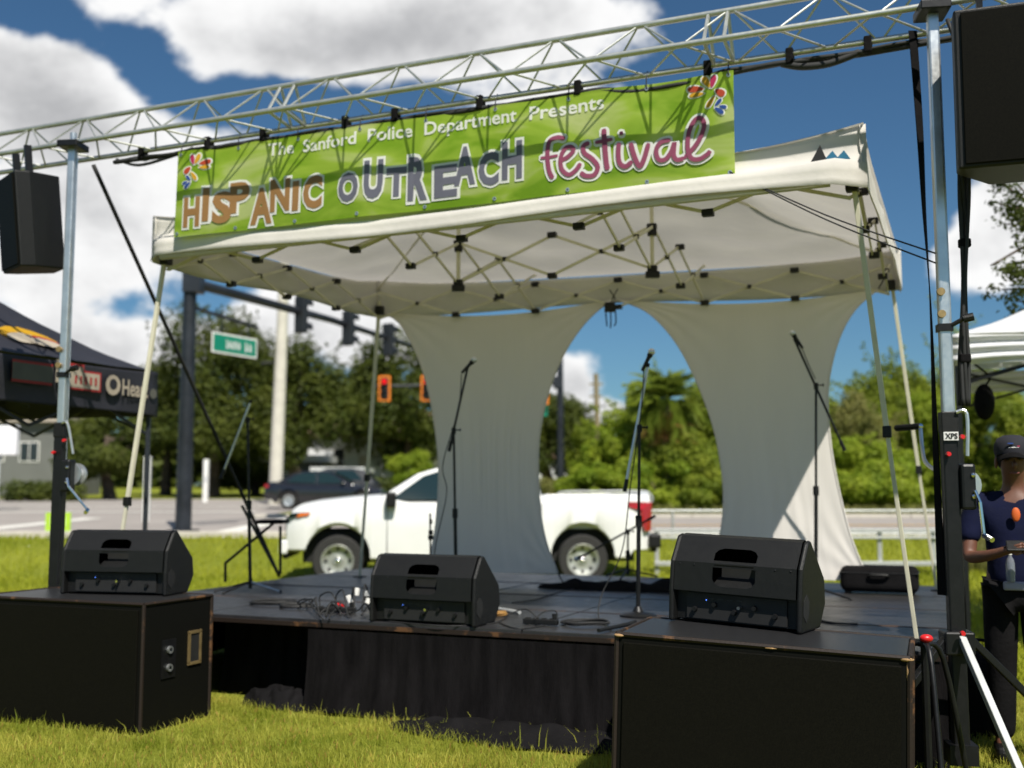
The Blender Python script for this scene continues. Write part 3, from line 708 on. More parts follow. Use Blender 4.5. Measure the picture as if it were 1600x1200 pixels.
# street name sign, hung from its bracket
s0, s1 = at(331, 534, 25.9), at(401, 545, 27.3)
dv = (s1 - s0); sl = dv.length; M_ = Matrix.Translation((s0 + s1) / 2 - Z * .0) @ Matrix.Rotation(math.atan2(dv.y, dv.x), 4, 'Z')
sg = thing('street_sign', 'green street name sign with white lettering under the signal arm', 'sign', (s0 + s1) / 2 - Z * .26, math.atan2(dv.y, dv.x))
m = MB(); m.box((0, 0, .26), (sl, .02, .50)); part(m, 'border', MT['white_plastic'], sg, world=False)
m = MB(); m.box((0, 0, .26), (sl - .09, .032, .41)); part(m, 'plate', MT['sign_green'], sg, world=False)
rnd = random.Random(4)
for (x0, x1, n) in ((-.30, .18, 6), (.30, .56, 2)):
    for i in range(n):
        w = (x1 - x0) / n; cx = (x0 + w * (i + .5)) * sl / 1.45
        m = MB(); m.box((cx - w * .22, -.02, .25), (w * .26, .006, .2 if i else .25)); m.box((cx + w * .08, -.0195, .25 + rnd.choice((-.07, 0, .07))), (w * .5, .006, .055)); m.box((cx + w * .25, -.019, .24), (w * .2, .006, .15))
        part(m, 'letter', MT['print_white'], sg, world=False)
m = MB(); m.tube([(-sl * .3, 0, .5), (-sl * .3, 0, 1.05)], .02, 6); m2 = MB(); m2.tube([(sl * .3, 0, .5), (sl * .3, 0, .98)], .02, 6)
part(m, 'hanger', MT['pole_dark'], sg, world=False); part(m2, 'hanger', MT['pole_dark'], sg, world=False)
# far mast
fp = at(876, 768, 46); fp.z = gz(0, 46)
fm = thing('signal_mast', 'slim black signal pole seen between the two drapes', 'traffic pole', fp)
m = MB(); zt = at(876, 560, 46).z; m.tube([fp - Z * .1, Vector((fp.x, 46, zt))], [.16, .13], 12); part(m, 'pole', MT['pole_dark'], fm, smooth='auto')
a0, a1 = at(872, 598, 46), at(585, 604, 46)
m = MB(); m.tube([a0, a1], [.11, .06], 8); part(m, 'arm', MT['pole_dark'], fm, smooth='auto')
m = MB(); m.box(a0, (.4, .35, .5)); part(m, 'arm_bracket', MT['pole_dark'], fm)
for x, lb in ((601, 'orange framed signal with red light left of the drape'), (667, 'orange framed signal with red light at the drape edge'), (848, 'orange framed signal beside the slim black pole')):
    signal_head('', at(x, 607 if x < 800 else 612, 45.7), .84, 0, True, x < 800, lb, 'signals on the far mast arm')
q = at(846, 637, 45.9); m = MB(); m.box(q, (.5, .03, .7)); single(m, 'street_sign', MT['sign_green'], 'small green sign on the far mast arm', 'sign')
# poles
p = at(430, 768, 49); p.z = gz(0, 49)
m = MB(); m.tube([p - Z * .1, p + Vector((.12, 0, 6)), p + Vector((.22, 0, 12))], [.31, .27, .22], 14); pl = thing('concrete_pole', 'tall pale concrete pole behind the dark sedan', 'pole', p); part(m, 'shaft', MT['concrete'], pl, smooth='auto')
q = at(441, 548, 49); m = MB(); m.box(q, (.25, .3, .5)); part(m, 'box', MT['white_plastic'], pl)
q0, q1 = at(432, 566, 49), at(408, 568, 48.6); m = MB(); m.tube([q0, q1], .07, 6); part(m, 'bracket', MT['black_metal'], pl)
p = at(936, 768, 62); p.z = gz(0, 62); tp = at(931, 584, 62)
pl = thing('utility_pole', 'thin wooden utility pole against the low clouds', 'pole', p)
m = MB(); m.tube([p - Z * .1, tp], [.19, .14], 10); part(m, 'shaft', MT['wood_pole'], pl, smooth='auto')
for k in (.6, 1.3): m = MB(); m.box(tp - Z * k, (.75, .1, .1)); part(m, 'cross_arm', MT['wood_pole'], pl)
for (x, y0, y1, Y, w, lb) in ((228, 713, 812, 31, .17, 'short white marker post left of the street'), (321, 718, 781, 52, .22, 'white post on the far kerb')):
    a, b = at(x, y1, Y), at(x, y0, Y); a.z = gz(0, Y); m = MB(); m.box(((a.x), Y, (a.z + b.z) / 2), (w, w, b.z - a.z)); t = thing('marker_post', lb, 'post', a); part(m, 'shaft', MT['white_plastic'], t, bevel=.02)
    m = MB(); m.box((a.x, Y - w * .5 - .01, a.z + (b.z - a.z) * .55), (w * .7, .02, .3)); part(m, 'plate', MT['wall_white'], t)
# hanging white sign of the far left building
p = at(10, 688, 40); g0 = gz(0, 40); t = thing('roadside_sign', 'white box sign on a post at the far left edge', 'sign', (p.x, 40, g0))
m = MB(); m.box((p.x - .25, 40, p.z), (1.35, .3, 1.08)); part(m, 'panel', MT['white_gloss'], t, bevel=.03)
m = MB(); m.tube([(p.x - .3, 40.02, g0), (p.x - .3, 40.02, p.z)], .09, 8); part(m, 'post', MT['wall_white'], t)
# yard sign
p = at(90, 838, 22.6); p.z = gz(0, 22.6); t = thing('yard_sign', 'small lime and white yard sign beside the kerb', 'sign', p)
m = MB(); m.box(p + Z * .38, (.52, .02, .38)); part(m, 'board', mat('lime_card', (.40, .62, .05), .5), t)
m = MB(); m.box(p + Z * .39 - Vector((0, .013, 0)), (.30, .008, .20)); part(m, 'print', MT['print_white'], t)
for s_ in (-.18, .18): m = MB(); m.tube([p + Vector((s_, .014, -.05)), p + Vector((s_, .014, .4))], .006, 5); part(m, 'stake', MT['steel'], t)
m = MB(); m.sphere(at(45, 858, 21.8) + Z * .0, .09, 12, 8, sc=(1.25, 1, .7)); single(m, 'foam_cup', MT['white_plastic'], 'small white piece of litter on the left verge', 'litter', smooth=True)

# pipe rail along the road and the galvanised barrier nearer
t = thing('pipe_rail', 'thin galvanised pipe handrail along the near kerb', 'railing', (at(1230, 840, 22.6).x, 22.6, gz(0, 22.6)))
xa, xb = at(1003, 800, 22.6).x, at(1580, 800, 22.6).x
for yy in (798, 834):
    z_ = at(1200, yy, 22.6).z; m = MB(); m.tube([(xa, 22.6, z_), (xb, 22.6, z_)], .024, 8); part(m, 'rail', MT['galvanised'], t)
z_ = at(1200, 798, 22.6).z
for x in (1012, 1051, 1160, 1280, 1405, 1520): p = at(x, 800, 22.6); m = MB(); m.tube([(p.x, 22.6, gz(0, 22.6) - .05), (p.x, 22.6, z_)], .026, 8); part(m, 'post', MT['galvanised'], t)
t = thing('pipe_rail', 'short pipe handrail with rounded end showing above the pickup bed', 'railing', (at(945, 840, 23.1).x, 23.1, gz(0, 23.1)))
m = MB(); m.tube(catmull([at(872, 775, 23.1), at(880, 769, 23.1), at(945, 768, 23.1), at(1004, 768, 23.1), at(1017, 774, 23.1), at(1018, 784, 23.1), at(1006, 789, 23.1)], 5), .026, 8); part(m, 'rail', MT['galvanised'], t, smooth=True)
for x in (890, 948, 1000): p = at(x, 769, 23.1); m = MB(); m.tube([(p.x, 23.1, gz(0, 23.1) - .05), p], .024, 8); part(m, 'post', MT['galvanised'], t)
t = thing('guard_barrier', 'white painted steel guard barrier behind the stage at the right', 'barrier', (at(1250, 880, 19.4).x, 19.4, gz(0, 19.4)))
xa, xb = at(1022, 830, 19.4).x, at(1470, 830, 19.4).x
for (y0, y1, th) in ((826, 832, .05), (838, 842, .04), (877, 884, .06)):
    za, zb = at(1200, y0, 19.4).z, at(1200, y1, 19.4).z; m = MB(); m.box(((xa + xb) / 2, 19.4, (za + zb) / 2), (xb - xa, th, za - zb)); part(m, 'rail', MT['galvanised'], t, bevel=.008)
for x in (1026, 1130, 1250, 1374, 1458):
    p = at(x, 830, 19.44); zt = at(1200, 826, 19.4).z; m = MB(); m.box((p.x, 19.45, zt / 2), (.075, .04, zt)); part(m, 'post', MT['galvanised'], t, bevel=.006)
# ================================================================== VEHICLES
def vehicle(root, L, W, top, zb0, arches, paint, bed=None, nst=None, crown=.04):
    """lower body lofted along x (front at 0); top: list of (x, z); arches: (x, z, r); bed: (x0, x1, floor)"""
    def ztop(x):
        for (x0, z0), (x1, z1) in zip(top, top[1:]):
            if x0 <= x <= x1:
                k = (x - x0) / (x1 - x0); return z0 + (z1 - z0) * k
        return top[-1][1]
    def zbot(x):
        z = zb0
        for (ax, az_, r) in arches:
            d = abs(x - ax)
            if d < r: z = max(z, az_ + math.sqrt(r * r - d * d))
        if x < .35: z = max(z, zb0 + .14)
        if x > L - .35: z = max(z, zb0 + .12)
        return z
    def half(x):
        e = min(x, L - x); return W / 2 - .16 * max(0, 1 - e / .42) ** 2
    xs_ = sorted(set([round(L * i / 60, 4) for i in range(61)] + [round(ax + r * c, 4) for (ax, az_, r) in arches for c in (-1, -.985, -.93, -.84, -.7, -.5, -.25, 0, .25, .5, .7, .84, .93, .985, 1)]))
    m = MB(); secs = []
    for x in xs_:
        w = half(x); zt = ztop(x); zb = zbot(x); zm = max(zb + .05, (zt + zb0) * .52)
        r_ = [(w - .07, zb), (w - .01, zb + .03), (w + .015, zm), (w, max(zm + .03, zt - .13)), (w - .035, zt - .035), (w - .12, zt)]
        if bed and bed[0] < x < bed[1]: r_ += [(w - .13, zt - .02), (w - .14, bed[2]), (0, bed[2])]
        else: r_ += [(w - .3, zt + crown * .6), (w * .35, zt + crown), (0, zt + crown)]
        secs.append(r_)
    n = len(secs[0])
    for sd in (-1, 1):
        vs = [(x, sd * y, z) for x, r_ in zip(xs_, secs) for (y, z) in r_]
        fs = [(i * n + j, (i + 1) * n + j, (i + 1) * n + j + 1, i * n + j + 1) for i in range(len(xs_) - 1) for j in range(n - 1)]
        m.add(vs, fs)
    for i in (0, -1):
        r_ = secs[i]; x = xs_[i]; m.add([(x, -y, z) for y, z in r_] + [(x, y, z) for y, z in reversed(r_)], [tuple(range(2 * n))])
    part(m, 'body', paint, root, world=False, smooth='auto')
    m = MB(); m.box((L / 2, 0, .62), (L - .5, W - .55, .5)); part(m, 'chassis', MT['recess'], root, world=False)
def greenhouse(root, side, wb, wt, zb, zt, paint, wins, shield, rear):
    """cab: side profile polygon (x, z); narrower at the roof; glass set in each opening"""
    def yy(z): return wb + (wt - wb) * max(0, min(1, (z - zb) / (zt - zb)))
    m = MB(); n = len(side)
    vs = [(x, -yy(z), z) for x, z in side] + [(x, yy(z), z) for x, z in side]
    m.add(vs, [tuple(range(n)), tuple(range(2 * n - 1, n - 1, -1))] + [(i, (i + 1) % n, n + (i + 1) % n, n + i) for i in range(n)])
    part(m, 'cab', paint, root, world=False, bevel=.035)
    for poly in wins:
        for sd in (-1, 1):
            m = MB(); m.prism([(x, sd * (yy(z) + .003), z) for x, z in poly], (0, -.004 * 1, 0), (0, .004 * 1, 0)); part(m, 'side_window', MT['dark_glass'], root, world=False)
    for nm, ((xa, za), (xb, zb_)) in (('windscreen', shield), ('rear_window', rear)):
        d = Vector((xb - xa, 0, zb_ - za)).normalized(); nrm = Vector((-d.z, 0, d.x)) * (1 if nm == 'windscreen' else -1)
        a_, b_ = yy(za) - .09, yy(zb_) - .09
        m = MB(); m.prism([(xa, -a_, za), (xa, a_, za), (xb, b_, zb_), (xb, -b_, zb_)], nrm * .002, nrm * .010); part(m, nm, MT['dark_glass'], root, world=False)
def wheel(root, x, y, r, w, sd, steel=True):
    M_ = Matrix.Translation((x, y, r)) @ Matrix.Rotation(R(90) * (1 if sd < 0 else -1), 4, 'X')
    t = MB(); t.lathe([(r * .62, -w / 2), (r * .93, -w / 2), (r, -w * .36), (r, w * .36), (r * .93, w / 2), (r * .66, w / 2), (r * .62, w * .42)], 30, M_, caps=False); ty = part(t, 'tyre', MT['tyre'], root, world=False, smooth='auto')
    t = MB(); t.lathe([(.001, w * .20), (r * .16, w * .22), (r * .20, w * .14), (r * .40, w * .10), (r * .52, w * .16), (r * .58, w * .30), (r * .66, w * .46), (r * .63, w * .50), (r * .55, w * .36)], 30, M_, caps=False); rm = part(t, 'rim', MT['aluminium'] if steel else MT['steel'], ty, world=False, smooth='auto')
    for k in range(8):
        a = k * math.pi / 4; q = M_ @ Matrix.Translation((r * .46 * math.cos(a), r * .46 * math.sin(a), w * .125)); h = MB(); h.lathe([(.001, .02), (r * .062, .02), (r * .062, -.02)], 10, q, caps=False); part(h, 'hole', MT['recess'], rm, world=False) if steel else None
    t = MB(); t.lathe([(.001, w * .30), (r * .10, w * .29), (r * .13, w * .18)], 12, M_, caps=False); part(t, 'hub_cap', MT['chrome'], ty, world=False, smooth=True)
# pickup, front to the left
tp = at(440, 768, 17.3); tr_ = at(1012, 768, 17.7); tang = math.atan2(tr_.y - tp.y, tr_.x - tp.x); TL = (Vector((tr_.x, tr_.y)) - Vector((tp.x, tp.y))).length
truck = thing('pickup_truck', 'white pickup truck parked on the grass behind the stage', 'truck', (tp.x + 0 * math.sin(tang), tp.y + 1.0, 0), tang)
k = TL / 5.9
fx, rx_ = .82, 4.73
vehicle(truck, TL, 1.98, [(0, 1.06), (.05, 1.19), (.16, 1.265), (.5, 1.335), (1.0, 1.39), (1.6, 1.435), (1.9, 1.345), (3.95, 1.345), (4.0, 1.35), (4.1, 1.44), (TL, 1.465)], .42, [(fx, .44, .52), (rx_, .44, .52)], MT['white_paint'], bed=(4.12, TL - .1, .9))
greenhouse(truck, [(1.42, 1.37), (2.08, 1.79), (2.40, 1.885), (2.9, 1.91), (3.75, 1.90), (3.98, 1.84), (4.08, 1.37)], .93, .76, 1.35, 1.9, MT['white_paint'],
           [[(1.64, 1.365), (2.16, 1.745), (2.38, 1.815), (2.92, 1.835), (2.92, 1.365)], [(3.02, 1.37), (3.02, 1.82), (3.72, 1.81), (3.85, 1.76), (3.9, 1.37)]], ((1.46, 1.41), (2.06, 1.785)), ((4.09, 1.42), (4.0, 1.82)))
for (x, sd) in ((fx, -1), (fx, 1), (rx_, -1), (rx_, 1)): wheel(truck, x, sd * .86, .405, .26, sd)
for sd in (-1, 1):
    m = MB(); m.add([(.015, sd * .70, 1.06), (.02, sd * .90, 1.07), (.34, sd * 1.006, 1.12), (.38, sd * 1.006, 1.17), (.10, sd * .93, 1.155), (.03, sd * .72, 1.13)], [(0, 1, 2, 3, 4, 5)]); hl = part(m, 'headlight', MT['dark_glass'], truck, world=False, solid=.02)
    m = MB(); m.add([(.17, sd * .967, 1.095), (.36, sd * 1.012, 1.125), (.385, sd * 1.012, 1.165), (.21, sd * .975, 1.15)], [(0, 1, 2, 3)]); part(m, 'turn_signal', MT['amber'], hl, world=False, solid=.022)
    m = MB(); m.add([(TL - .40, sd * .985, 1.33), (TL - .39, sd * .985, 1.24), (TL - .18, sd * .985, 1.20), (TL - .20, sd * .985, 1.03), (TL - .12, sd * .965, .86), (TL - .02, sd * .88, .86), (TL + .008, sd * .86, 1.32)], [tuple(range(7))]); part(m, 'tail_light', MT['tail_red'], truck, world=False, solid=.06)
    m = MB(); m.box((1.66, sd * 1.08, 1.37), (.16, .18, .24)); m.box((1.68, sd * .98, 1.30), (.08, .12, .06)); part(m, 'mirror', MT['black_plastic'], truck, world=False, bevel=.03)
    for hx in (2.62, 3.72): m = MB(); m.box((hx, sd * 1.022, 1.185), (.24, .03, .045)); part(m, 'door_handle', MT['black_plastic'], truck, world=False, bevel=.012)
    for dx_ in (1.60, 2.97, 4.06):
        m = MB(); m.box((dx_, sd * .998, .88), (.010, .022, .86)); part(m, 'door_seam', MT['recess'], truck, world=False)
m = MB(); m.box((-.05, 0, .62), (.14, 1.72, .22)); m.box((-.02, 0, .49), (.10, 1.6, .12), m=1); part(m, 'front_bumper', [MT['white_paint'], MT['black_plastic']], truck, world=False, bevel=.03)
m = MB(); m.box((-.012, 0, .93), (.06, 1.3, .30)); part(m, 'radiator_grille', MT['black_plastic'], truck, world=False, bevel=.02)
m = MB(); m.box((TL + .06, 0, .70), (.2, 1.86, .22)); m.box((TL + .07, 0, .56), (.16, 1.3, .10)); part(m, 'rear_bumper', MT['black_plastic'], truck, world=False, bevel=.03)
# dark sedan, front to the right: built with its front at 0 and turned round
cp_ = at(411, 790, 41.5); sedan = thing('dark_sedan', 'black sedan on the road behind the pickup hood', 'car', (cp_.x + 4.6, 42.4, gz(0, 42) + .03), math.pi)
vehicle(sedan, 4.6, 1.8, [(0, .62), (.1, .72), (.4, .80), (1.1, .90), (1.5, .95), (3.6, .98), (4.2, 1.02), (4.5, .98), (4.6, .8)], .24, [(.85, .32, .38), (3.65, .32, .38)], MT['black_paint'])
greenhouse(sedan, [(1.15, .90), (1.75, 1.24), (2.1, 1.40), (2.7, 1.45), (3.2, 1.42), (3.6, 1.30), (4.15, 1.0)], .82, .58, .92, 1.44, MT['black_paint'],
           [[(1.55, .98), (1.95, 1.27), (2.2, 1.36), (2.55, 1.39), (2.55, .98)], [(2.63, .98), (2.63, 1.39), (3.1, 1.37), (3.45, 1.27), (3.75, 1.02)]], ((1.2, .94), (2.05, 1.38)), ((4.1, 1.03), (3.25, 1.40)))
for (x, sd) in ((.85, -1), (.85, 1), (3.65, -1), (3.65, 1)): wheel(sedan, x, sd * .78, .325, .22, sd, False)
for sd in (-1, 1):
    m = MB(); m.box((4.50, sd * .74, .87), (.16, .26, .13)); part(m, 'tail_light', MT['tail_red'], sedan, world=False, bevel=.02)
    m = MB(); m.box((.12, sd * .68, .66), (.2, .3, .1)); part(m, 'headlight', MT['dark_glass'], sedan, world=False, bevel=.02)
    m = MB(); m.box((1.6, sd * .95, 1.0), (.12, .16, .12)); part(m, 'mirror', MT['black_paint'], sedan, world=False, bevel=.02)
# second dark car further off, only its roof shows
cp_ = at(428, 790, 47.0); silver = thing('dark_car', 'second dark car whose roof shows behind the black sedan', 'car', (cp_.x, 48.4, gz(0, 48) + .03), 0.0)
vehicle(silver, 4.4, 1.8, [(0, .62), (.1, .72), (.4, .85), (1.1, .98), (4.2, 1.08), (4.4, .85)], .24, [(.85, .32, .38), (3.5, .32, .38)], MT['pole_dark'])
greenhouse(silver, [(1.0, .95), (1.7, 1.40), (2.1, 1.58), (3.2, 1.60), (3.9, 1.45), (4.15, 1.0)], .82, .6, .96, 1.58, MT['pole_dark'], [[(1.5, 1.05), (1.95, 1.42), (2.4, 1.5), (2.4, 1.05)], [(2.5, 1.05), (2.5, 1.5), (3.3, 1.5), (3.7, 1.08)]], ((1.05, .98), (2.05, 1.55)), ((4.1, 1.05), (3.9, 1.42)))
for (x, sd) in ((.85, -1), (.85, 1), (3.5, -1), (3.5, 1)): wheel(silver, x, sd * .78, .325, .22, sd, False)
# ================================================================== STAGE
SW, SD = 6.3, 4.5
stage = thing('stage', 'low black portable stage of deck panels', 'stage', S(SW / 2, SD / 2, 0), -TH)
MS = Matrix.Translation(S(0, 0, 0)) @ Matrix.Rotation(-TH, 4, 'Z')      # stage frame as a matrix: x = u, y = v
NU, NV = 5, 4
first = None
rnd = random.Random(2)
for i in range(NU):
    for j in range(NV):
        w, d = SW / NU, SD / NV
        m = MB(); m.box((0, 0, 0), (w - .012, d - .010, .05))
        if first is None: first = part(m, 'deck_panel', MT['deck'], stage, bevel=.004); o = first
        else: o = link(first.copy()); o.parent = stage
        o.matrix_parent_inverse = stage.matrix_basis.inverted()
        o.matrix_basis = MS @ Matrix.Translation((w * (i + .5), d * (j + .5), HS - .025 + rnd.uniform(-.003, .002))) @ Matrix.Rotation(rnd.uniform(-.002, .002), 4, 'Y')
for (a, b) in ((S(0, -.012, HS - .035), S(SW, -.012, HS - .035)), (S(-.012, 0, HS - .035), S(-.012, SD, HS - .035)), (S(SW + .012, 0, HS - .035), S(SW + .012, SD, HS - .035)), (S(0, SD + .012, HS - .035), S(SW, SD + .012, HS - .035))):
    m = MB(); m.bar(a, b, .02, .028); part(m, 'edge_board', MT['worn_edge'], stage)
for j in (1, 2, 3):
    m = MB(); m.bar(S(.02, SD / NV * j, HS - .004), S(SW - .02, SD / NV * j, HS - .004), .034, .012); part(m, 'seam_strip', MT['worn_edge'], stage)
m = MB()
for i in range(NU + 1):
    for j in range(NV + 1):
        p = S(.06 + (SW - .12) * i / NU, .06 + (SD - .12) * j / NV, 0); m = MB(); m.tube([p, p + Z * (HS - .06)], .024, 8); part(m, 'leg', MT['black_metal'], stage)
# skirt: hangs along the front from where the opening ends, and round the other sides
def skirt(a, b, name_u, amp, seed, zt=HS - .06, zb=.01, n=150, flare=.05):
    L = (b - a).length; nn = (b - a).normalized().cross(Z)
    def fn(s, t):
        p = a.lerp(b, s); z = zt + (zb - zt) * t
        w = noise.noise((s * L * 3.2, seed, t * .5)) * amp * (.25 + t) + noise.noise((s * L * 9, seed + 5, t * .8)) * amp * .45 * (.3 + t)
        return p + nn * (.03 + w + flare * t * t) + Z * (z + (noise.noise((s * L * 1.5, seed + 9, 0)) * .04 * t))
    m = MB(); m.grid(fn, n, 14); return m
uL = uvz(onv(487, 1000, 0))[0]
part(skirt(S(uL, -.02), S(SW, -.02), 0, .035, 3.1), 'skirt', MT['skirt'], stage, smooth=True)
part(skirt(S(SW + .02, 0), S(SW + .02, SD), 0, .03, 7.7, n=70), 'skirt', MT['skirt'], stage, smooth=True)
part(skirt(S(SW, SD + .02), S(0, SD + .02), 0, .03, 9.1, n=80), 'skirt', MT['skirt'], stage, smooth=True)
part(skirt(S(-.02, SD), S(-.02, 0), 0, .03, 5.1, n=70), 'skirt', MT['skirt'], stage, smooth=True)
part(skirt(S(1.2, .42), S(uL + .3, .42), 0, .03, 12.3, n=40), 'gap_darkener', MT['skirt'], stage, smooth=True)  # black sheet added inside the opening to deepen its shade
# spare skirt cloth lying along the foot of the stage
def heap(name, label, c0, c1, w, h, seed, dirn=-V):
    def fn(s, t):
        p = c0.lerp(c1, s); e = math.sin(math.pi * min(1, max(0, s))) ** .35; q = t * 2 - 1
        z = h * e * max(0, 1 - q * q) ** .6 * (.65 + .6 * noise.noise((s * 9, seed, t * 3))) + .012
        off = (q * w * .5 * e) * (1 + .3 * noise.noise((s * 5, seed + 3, 0)))
        return p + dirn * off + U * .03 * noise.noise((s * 12, t * 6, seed)) + Z * max(.004, z)
    m = MB(); m.grid(fn, 70, 18); return single(m, name, MT['black_cloth'], label, 'cloth', smooth=True)
heap('skirt_cloth', 'bunched black cloth in the open gap left of the stage skirt', S(1.62, .10), S(uL + .02, .02), .34, .17, 2.0)
heap('skirt_cloth', 'black cloth spilling onto the grass below the stage skirt', S(uL + .75, -.20), S(4.75, -.28), .52, .10, 6.0)

# ================================================================== CANOPY on the stage
ZE = 3.30
cFL, cFR, cRL, cRR = atz(245, 408, ZE), atz(1344, 288, ZE), atz(590, 490, ZE), atz(1402, 450, ZE)
bFL, bFR, bRL, bRR = S(.38, .05, HS), S(6.13, .46, HS), S(.62, 3.35, HS), S(6.16, 3.95, HS)
def leg_to(c, px, py, b): return c
can = thing('pop_up_canopy', 'off-white pop-up canopy with slanted cream legs over the stage', 'canopy', S(SW / 2, 1.7, HS), -TH)
def eave(s, t): return (cFL.lerp(cFR, s)).lerp(cRL.lerp(cRR, s), t)
VH = .27                                                               # valance height
def edge_lift(k): return .10 * abs(2 * k - 1) ** 4 - .025
def roof(s, t):
    s, t = s * 1.012 - .006, t * 1.018 - .009
    p = eave(s, t); e = min(2 * min(s, 1 - s) * 1.55, 2 * min(t, 1 - t)); e = max(0.0, min(1, e))
    sag = -.05 * math.sin(math.pi * e) ; wr = .018 * noise.noise((s * 7, t * 5, 1)) + .010 * noise.noise((s * 20 + t * 9, t * 16, 4))
    lift = max(edge_lift(s) * abs(2 * t - 1) ** 8, edge_lift(t) * abs(2 * s - 1) ** 8)
    wr = .035 * noise.noise((s * 5 + t * 2, t * 9 - s * 3, 1)) + .016 * noise.noise((s * 22 + t * 7, t * 12, 4))
    return p + Z * (VH + .62 * e ** 1.35 + lift + wr * min(1, e * 5))
m = MB(); m.grid(roof, 90, 60); part(m, 'roof_fabric', MT['roof_fabric'], can, smooth=True)
def valance(p0, p1, nrm, nm='valance', seed=0):
    L = (p1 - p0).length
    def fn(s, t):
        p = p0.lerp(p1, s * 1.016 - .008); c = abs(2 * s - 1) ** 5
        zt = VH + edge_lift(s) + .012; zb = -.02 + .02 * math.sin(s * 9 + seed)
        w = .012 * noise.noise((s * L * 2, t * 2, seed)) + .03 * t * (1 - c)
        if seed == 1: k_ = min(1, max(0, (t - .42) / .2)); w += .135 * k_ * k_ * (3 - 2 * k_) * min(1, s * 30, (1 - s) * 30)
        hem = .012 if t > .93 else 0
        return p + nrm * (.012 + w + hem) + Z * (zt + (zb - zt) * t)
    m = MB(); m.grid(fn, 60, 8); return part(m, nm, MT['white_fabric'], can, smooth=True, solid=.004)
valance(cFL, cFR, -V, seed=1); valance(cFR, cRR, U, seed=2); valance(cRR, cRL, V, seed=3); valance(cRL, cFL, -U, seed=4)
# rolled wall skirt strapped behind the front hem shows as a bright roll under the banner
m = MB(); m.tube([cFL.lerp(cFR, .03) - Z * .005 - V * .13, cFL.lerp(cFR, .5) - Z * .02 - V * .15, cFR.lerp(cFL, .03) - Z * .005 - V * .13], .026, 10); part(m, 'hem_roll', MT['white_fabric'], can, smooth=True)
# peak mark on the right end of the valance
e0 = onv(1293, 252, uvz(cFR)[1] - .06)
for (dx0, dx1, hh, mt_) in ((-.10, .0, .105, 'recess'), (-.03, .07, .06, 'p_blue2'), (.04, .13, .055, 'p_blue2')):
    if mt_ == 'p_blue2' and mt_ not in MT: MT[mt_] = mat('logo_blue', (.01, .12, .22), .6)
    m = MB(); m.add([e0 + U * dx0, e0 + U * dx1, e0 + U * ((dx0 + dx1) / 2 + .01) + Z * hh], [(0, 1, 2)]); part(m, 'logo_peak', MT[mt_], can, solid=.004)
# legs: an outer square tube and a thinner inner one, clamps and feet
def canleg(top, base, mid):
    d = base - top
    m = MB(); m.bar(top + Z * .12, top + d * mid, .030, .030, up=U); part(m, 'leg', MT['cream_metal'], can, bevel=.003)
    m = MB(); m.bar(top + d * (mid - .02), base, .024, .024, up=U); part(m, 'leg', MT['cream_metal'], can, bevel=.003)
    m = MB(); q = top + d * mid; m.box((0, 0, 0), (.05, .05, .07), Matrix.Translation(q) @ Matrix.Rotation(-TH, 4, 'Z')); part(m, 'clamp', MT['black_plastic'], can, bevel=.006)
    m = MB(); m.box((0, 0, 0), (.075, .075, .09), Matrix.Translation(top + Z * .02) @ Matrix.Rotation(-TH, 4, 'Z')); part(m, 'corner_bracket', MT['black_plastic'], can, bevel=.008)
    m = MB(); m.box((0, 0, 0), (.10, .10, .012), Matrix.Translation(base + Z * .007) @ Matrix.Rotation(-TH, 4, 'Z')); part(m, 'foot_plate', MT['black_metal'], can)
canleg(cFL + U * .05 + V * .05, bFL, .70); canleg(cFR - U * .05 + V * .05, bFR, .54); canleg(cRL + U * .05 - V * .05, bRL, .62); canleg(cRR - U * .05 - V * .05, bRR, .60)
# scissor frame
ZT, ZB = ZE + .20, ZE - .06
def scissor(p0, p1, n, zt=ZT, zb=ZB):
    nodes = [p0.lerp(p1, i / n) for i in range(n + 1)]
    for i in range(n):
        a, b = nodes[i], nodes[i + 1]
        up_, dn_ = (zt, zb) if i % 2 == 0 else (zb, zt)
        off = (b - a).normalized().cross(Z) * .012
        for (za, zb2, sg_) in ((up_, dn_, 1), (dn_, up_, -1)):
            pa, pb = Vector((a.x, a.y, za)) + off * sg_, Vector((b.x, b.y, zb2)) + off * sg_
            m = MB(); m.bar(pa, pb, .011, .022); part(m, 'scissor_bar', MT['cream_metal'], can)
        q = a.lerp(b, .5); m = MB(); m.box((q.x, q.y, (zt + zb) / 2), (.038, .045, .03)); part(m, 'pivot', MT['black_plastic'], can)
    for i in range(1, n):
        for z_ in (zt, zb):
            q = nodes[i]; m = MB(); m.box((0, 0, 0), (.075, .05, .045), Matrix.Translation((q.x, q.y, z_)) @ Matrix.Rotation(-TH, 4, 'Z')); part(m, 'node', MT['black_plastic'], can, bevel=.005)
iFL, iFR, iRL, iRR = cFL + U * .06 + V * .06, cFR - U * .06 + V * .06, cRL + U * .06 - V * .06, cRR - U * .06 - V * .06
scissor(iFL, iFR, 6); scissor(iRL, iRR, 6); scissor(iFL, iRL, 4); scissor(iFR, iRR, 4)
mF1, mF2, mR1, mR2 = iFL.lerp(iFR, 1 / 3), iFL.lerp(iFR, 2 / 3), iRL.lerp(iRR, 1 / 3), iRL.lerp(iRR, 2 / 3)
scissor(mF1, mR1, 4, ZT + .10, ZB + .02); scissor(mF2, mR2, 4, ZT + .10, ZB + .02); scissor(mF1.lerp(mR1, .5), mF2.lerp(mR2, .5), 2, ZT + .10, ZB + .02)
